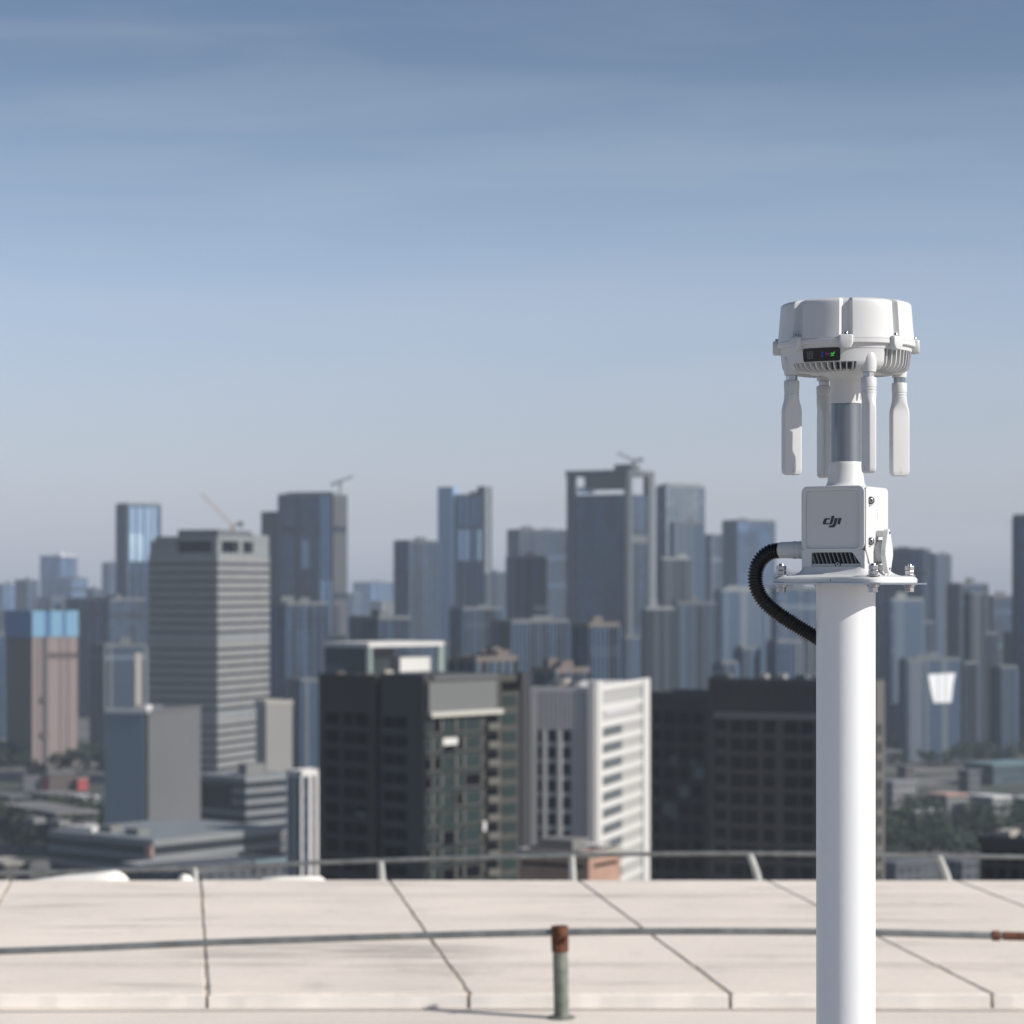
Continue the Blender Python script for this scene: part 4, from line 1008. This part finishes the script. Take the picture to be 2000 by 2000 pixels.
# --- smaller blocks showing between the towers
mid = [(60,100,128,1168,3300,G_DBLUE,'faint dark blue block under the domed hazy tower'),(724,745,772,1176,3300,W_PALE,'faint pale block in the gap left of the dark square tower'),
 (-30,0,10,1192,2500,W_DARK,'dark sliver of a block at the very left edge of the skyline'),(110,122,140,1182,2500,W_GREY,'grey block just above the wide grey block at left'),
 (270,286,300,1282,1900,W_GREY,'grey sliver of a block against the striped tower left side'),(640,655,684,1244,1950,G_TEAL,'teal glass block just above the white canopy roof'),
 (866,872,884,1256,1950,W_GREY,'narrow grey block right of the white canopy roof'),
 (1724,1738,1766,1250,1600,G_SLATE,'slate block low beside the mast before the dark blue tower'),(1872,1884,1908,1296,1480,G_SLATE,'short slate block right of the tower with the painted glare'),
 (1902,1916,1946,1238,1620,G_DBLUE,'dark blue block behind the short slate block at right'),(1938,1954,1986,1304,1450,W_DARK,'short dark block near the right edge below the dark tower'),
 (1794,1806,1824,1216,1750,G_BLUE,'narrow blue block above the painted sun glare patch'),(1962,1976,2012,1236,1700,G_SLATE,'slate block in front of the dark tower at the right edge'),
 (1436,1450,1482,1268,1250,G_BLUE,'small blue block under the conduit loop'),(1500,1518,1566,1254,1250,G_DBLUE,'dark blue block low between conduit and mast'),
 (1566,1580,1630,1232,1500,W_GREY,'grey block partly hidden by the mast on its left'),(1396,1410,1440,1296,1150,W_DARK,'short dark block above the ribbed black tower roof'),
 (1206,1222,1256,1246,1400,G_SLATE,'slate block just left of the grey-brown slab'),
 (560,588,640,1330,1350,G_DBLUE,'short dark blue block touching the dark apartment tower')]
for x0, xc, x1, y, D, m_, lab in mid:
    b = Bld('city_block', lab, 'building', x0, xc, x1, y, D, 52, group='smaller blocks between the towers')
    b.core(m_); b.parapet(M_STONE, 2, .2); b.relief(*RELIEF[int(xc) % 5], seed=int(xc), n=(2,4), bands=int(x1) % 2)
    if int(x0) % 2: b.plant(M_STONE, 1, int(x0))

# --- low buildings, sheds and trees on the right and left
lows = [(1884,1940,2030,1496,1330,M_TEALR,G_TEAL,'teal-roofed low hall at the right edge above the park'),(1872,1892,1915,1508,1300,M_STONE,W_GREY,'grey rounded low block left of the teal-roofed hall'),
 (1715,1745,1790,1530,1290,M_CROWN,W_PALE,'pale shed right of the mast behind the park'),(1752,1770,1786,1500,1330,M_STONE,W_BROWN,'brown low block behind the pale shed'),
 (1808,1850,1890,1556,1190,M_ROOFP,W_PALE,'long pink-roofed shed behind the park trees'),(1896,1940,1972,1560,1180,M_ROOFW,W_PALE,'white-roofed shed right of the pink-roofed shed'),(1980,2010,2040,1562,1185,M_ROOFW,W_GREY,'white-roofed shed at the right edge'),
 (1738,1790,1840,1588,1105,M_ROOFW,W_GREY,'low white shed amid the park trees'),(1712,1750,1830,1690,930,M_STONE,W_GREY,'grey flat roof below the park near the roof edge'),(1845,1880,1910,1688,935,M_STONE,W_GREY,'grey flat roof left of the black block'),
 (-20,20,60,1560,1180,M_STONE,W_GREY,'grey low block at the left edge'),(60,100,150,1556,1190,M_ROOFG,W_DARK,'dark low block below the pink netted tower'),(140,165,190,1560,1180,M_ROOFW,W_PALE,'bright white shed below the red site huts'),
 (-30,10,58,1690,915,M_CREAM,W_BROWN,'brown-walled low house at the lower left corner'),(0,110,190,1592,1100,M_ROOFG,W_DARK,'long dark low roof left of the grey slab tower'),
 (1690,1720,1760,1470,1420,M_STONE,W_DARK,'dark slate low block right of the mast')]
for x0, xc, x1, y, D, rm, wm, lab in lows:
    D = (100-random.Random(int(xc)).uniform(6,11))*F/(y-HZ)
    b = Bld('low_building', lab, 'building', x0, xc, x1, y, D, 55)
    b.core(wm); piece_own(b.root, 'roof', rm, (-b.wl-.6,-.6,b.h+.02), (.6,b.wr+.6,b.h+.9))

LEAF = mat('tree_foliage', (.026,.042,.020), .8, var=.45, vscale=.25); BARK = mat('bark', (.08,.06,.045), .9)
def wood(name, x0, x1, y0, y1, n, seed, hmin=7, hmax=13):
    r = random.Random(seed); m = MB(); tr = MB()
    for i in range(n):
        y = y0+(y1-y0)*r.random(); x = x0+(x1-x0)*r.random(); D = F*100/(y-HZ)
        cx = (x-1000)/F*D; h = r.uniform(hmin, hmax); rad = h*r.uniform(.38,.5)
        tr.loft([[(cx+q*math.cos(2*math.pi*j/5), D+q*math.sin(2*math.pi*j/5), GROUND+z) for j in range(5)] for q, z in ((.3,0),(.16,h*.6))])
        clumps = [(Vector((r.gauss(0,.5), r.gauss(0,.5), r.uniform(-.5,.6)))*rad) for _ in range(7)]
        for c in clumps:
            for _ in range(26):
                d = Vector((r.gauss(0,1), r.gauss(0,1), r.gauss(0,1))).normalized()*rad*.5*r.uniform(.6,1.05)
                p = Vector((cx, D, GROUND+h*.68))+c+d; s_ = r.uniform(.35,.8)
                a = Vector((r.gauss(0,1), r.gauss(0,1), r.gauss(0,1))).normalized(); b_ = a.orthogonal().normalized()*s_; c_ = a.cross(b_).normalized()*s_
                m.add([p-b_-c_*.5, p+b_-c_*.5, p+b_*.6+c_, p-b_*.6+c_], [(0,1,2,3)])
    o = m.build(name, LEAF); t_ = tr.build('trunks', BARK, o); return o
tag(wood('wood', 1690, 2040, 1612, 1690, 80, 5), 'dark green wood filling the park at the lower right', 'wood', kind='stuff')
tag(wood('wood', 1680, 2060, 1428, 1500, 110, 8), 'dark tree belt on the rise behind the low sheds', 'wood', kind='stuff')
tag(wood('wood', -40, 210, 1600, 1680, 60, 6), 'dark green trees filling the lower left ground', 'wood', kind='stuff')
tag(wood('wood', -60, 220, 1480, 1530, 40, 9), 'trees around the foot of the netted tower', 'wood', kind='stuff')

# ------------------------------------------------------------------ haze
hz = MB().box((-6050,-650,GROUND-1.5), (6050,8050,150)).build('haze', None)
hm = bpy.data.materials.new('haze_air'); hm.use_nodes = True; hm.node_tree.nodes.clear()
ho = hm.node_tree.nodes.new('ShaderNodeOutputMaterial'); hv = hm.node_tree.nodes.new('ShaderNodeVolumePrincipled')
hv.inputs['Color'].default_value = (.76,.87,1.0,1); hv.inputs['Density'].default_value = .000092; hv.inputs['Anisotropy'].default_value = 0.0
hm.node_tree.links.new(hv.outputs[0], ho.inputs['Volume'])
hz.data.materials.append(hm); tag(hz, 'thin pale city haze', 'haze', kind='stuff')
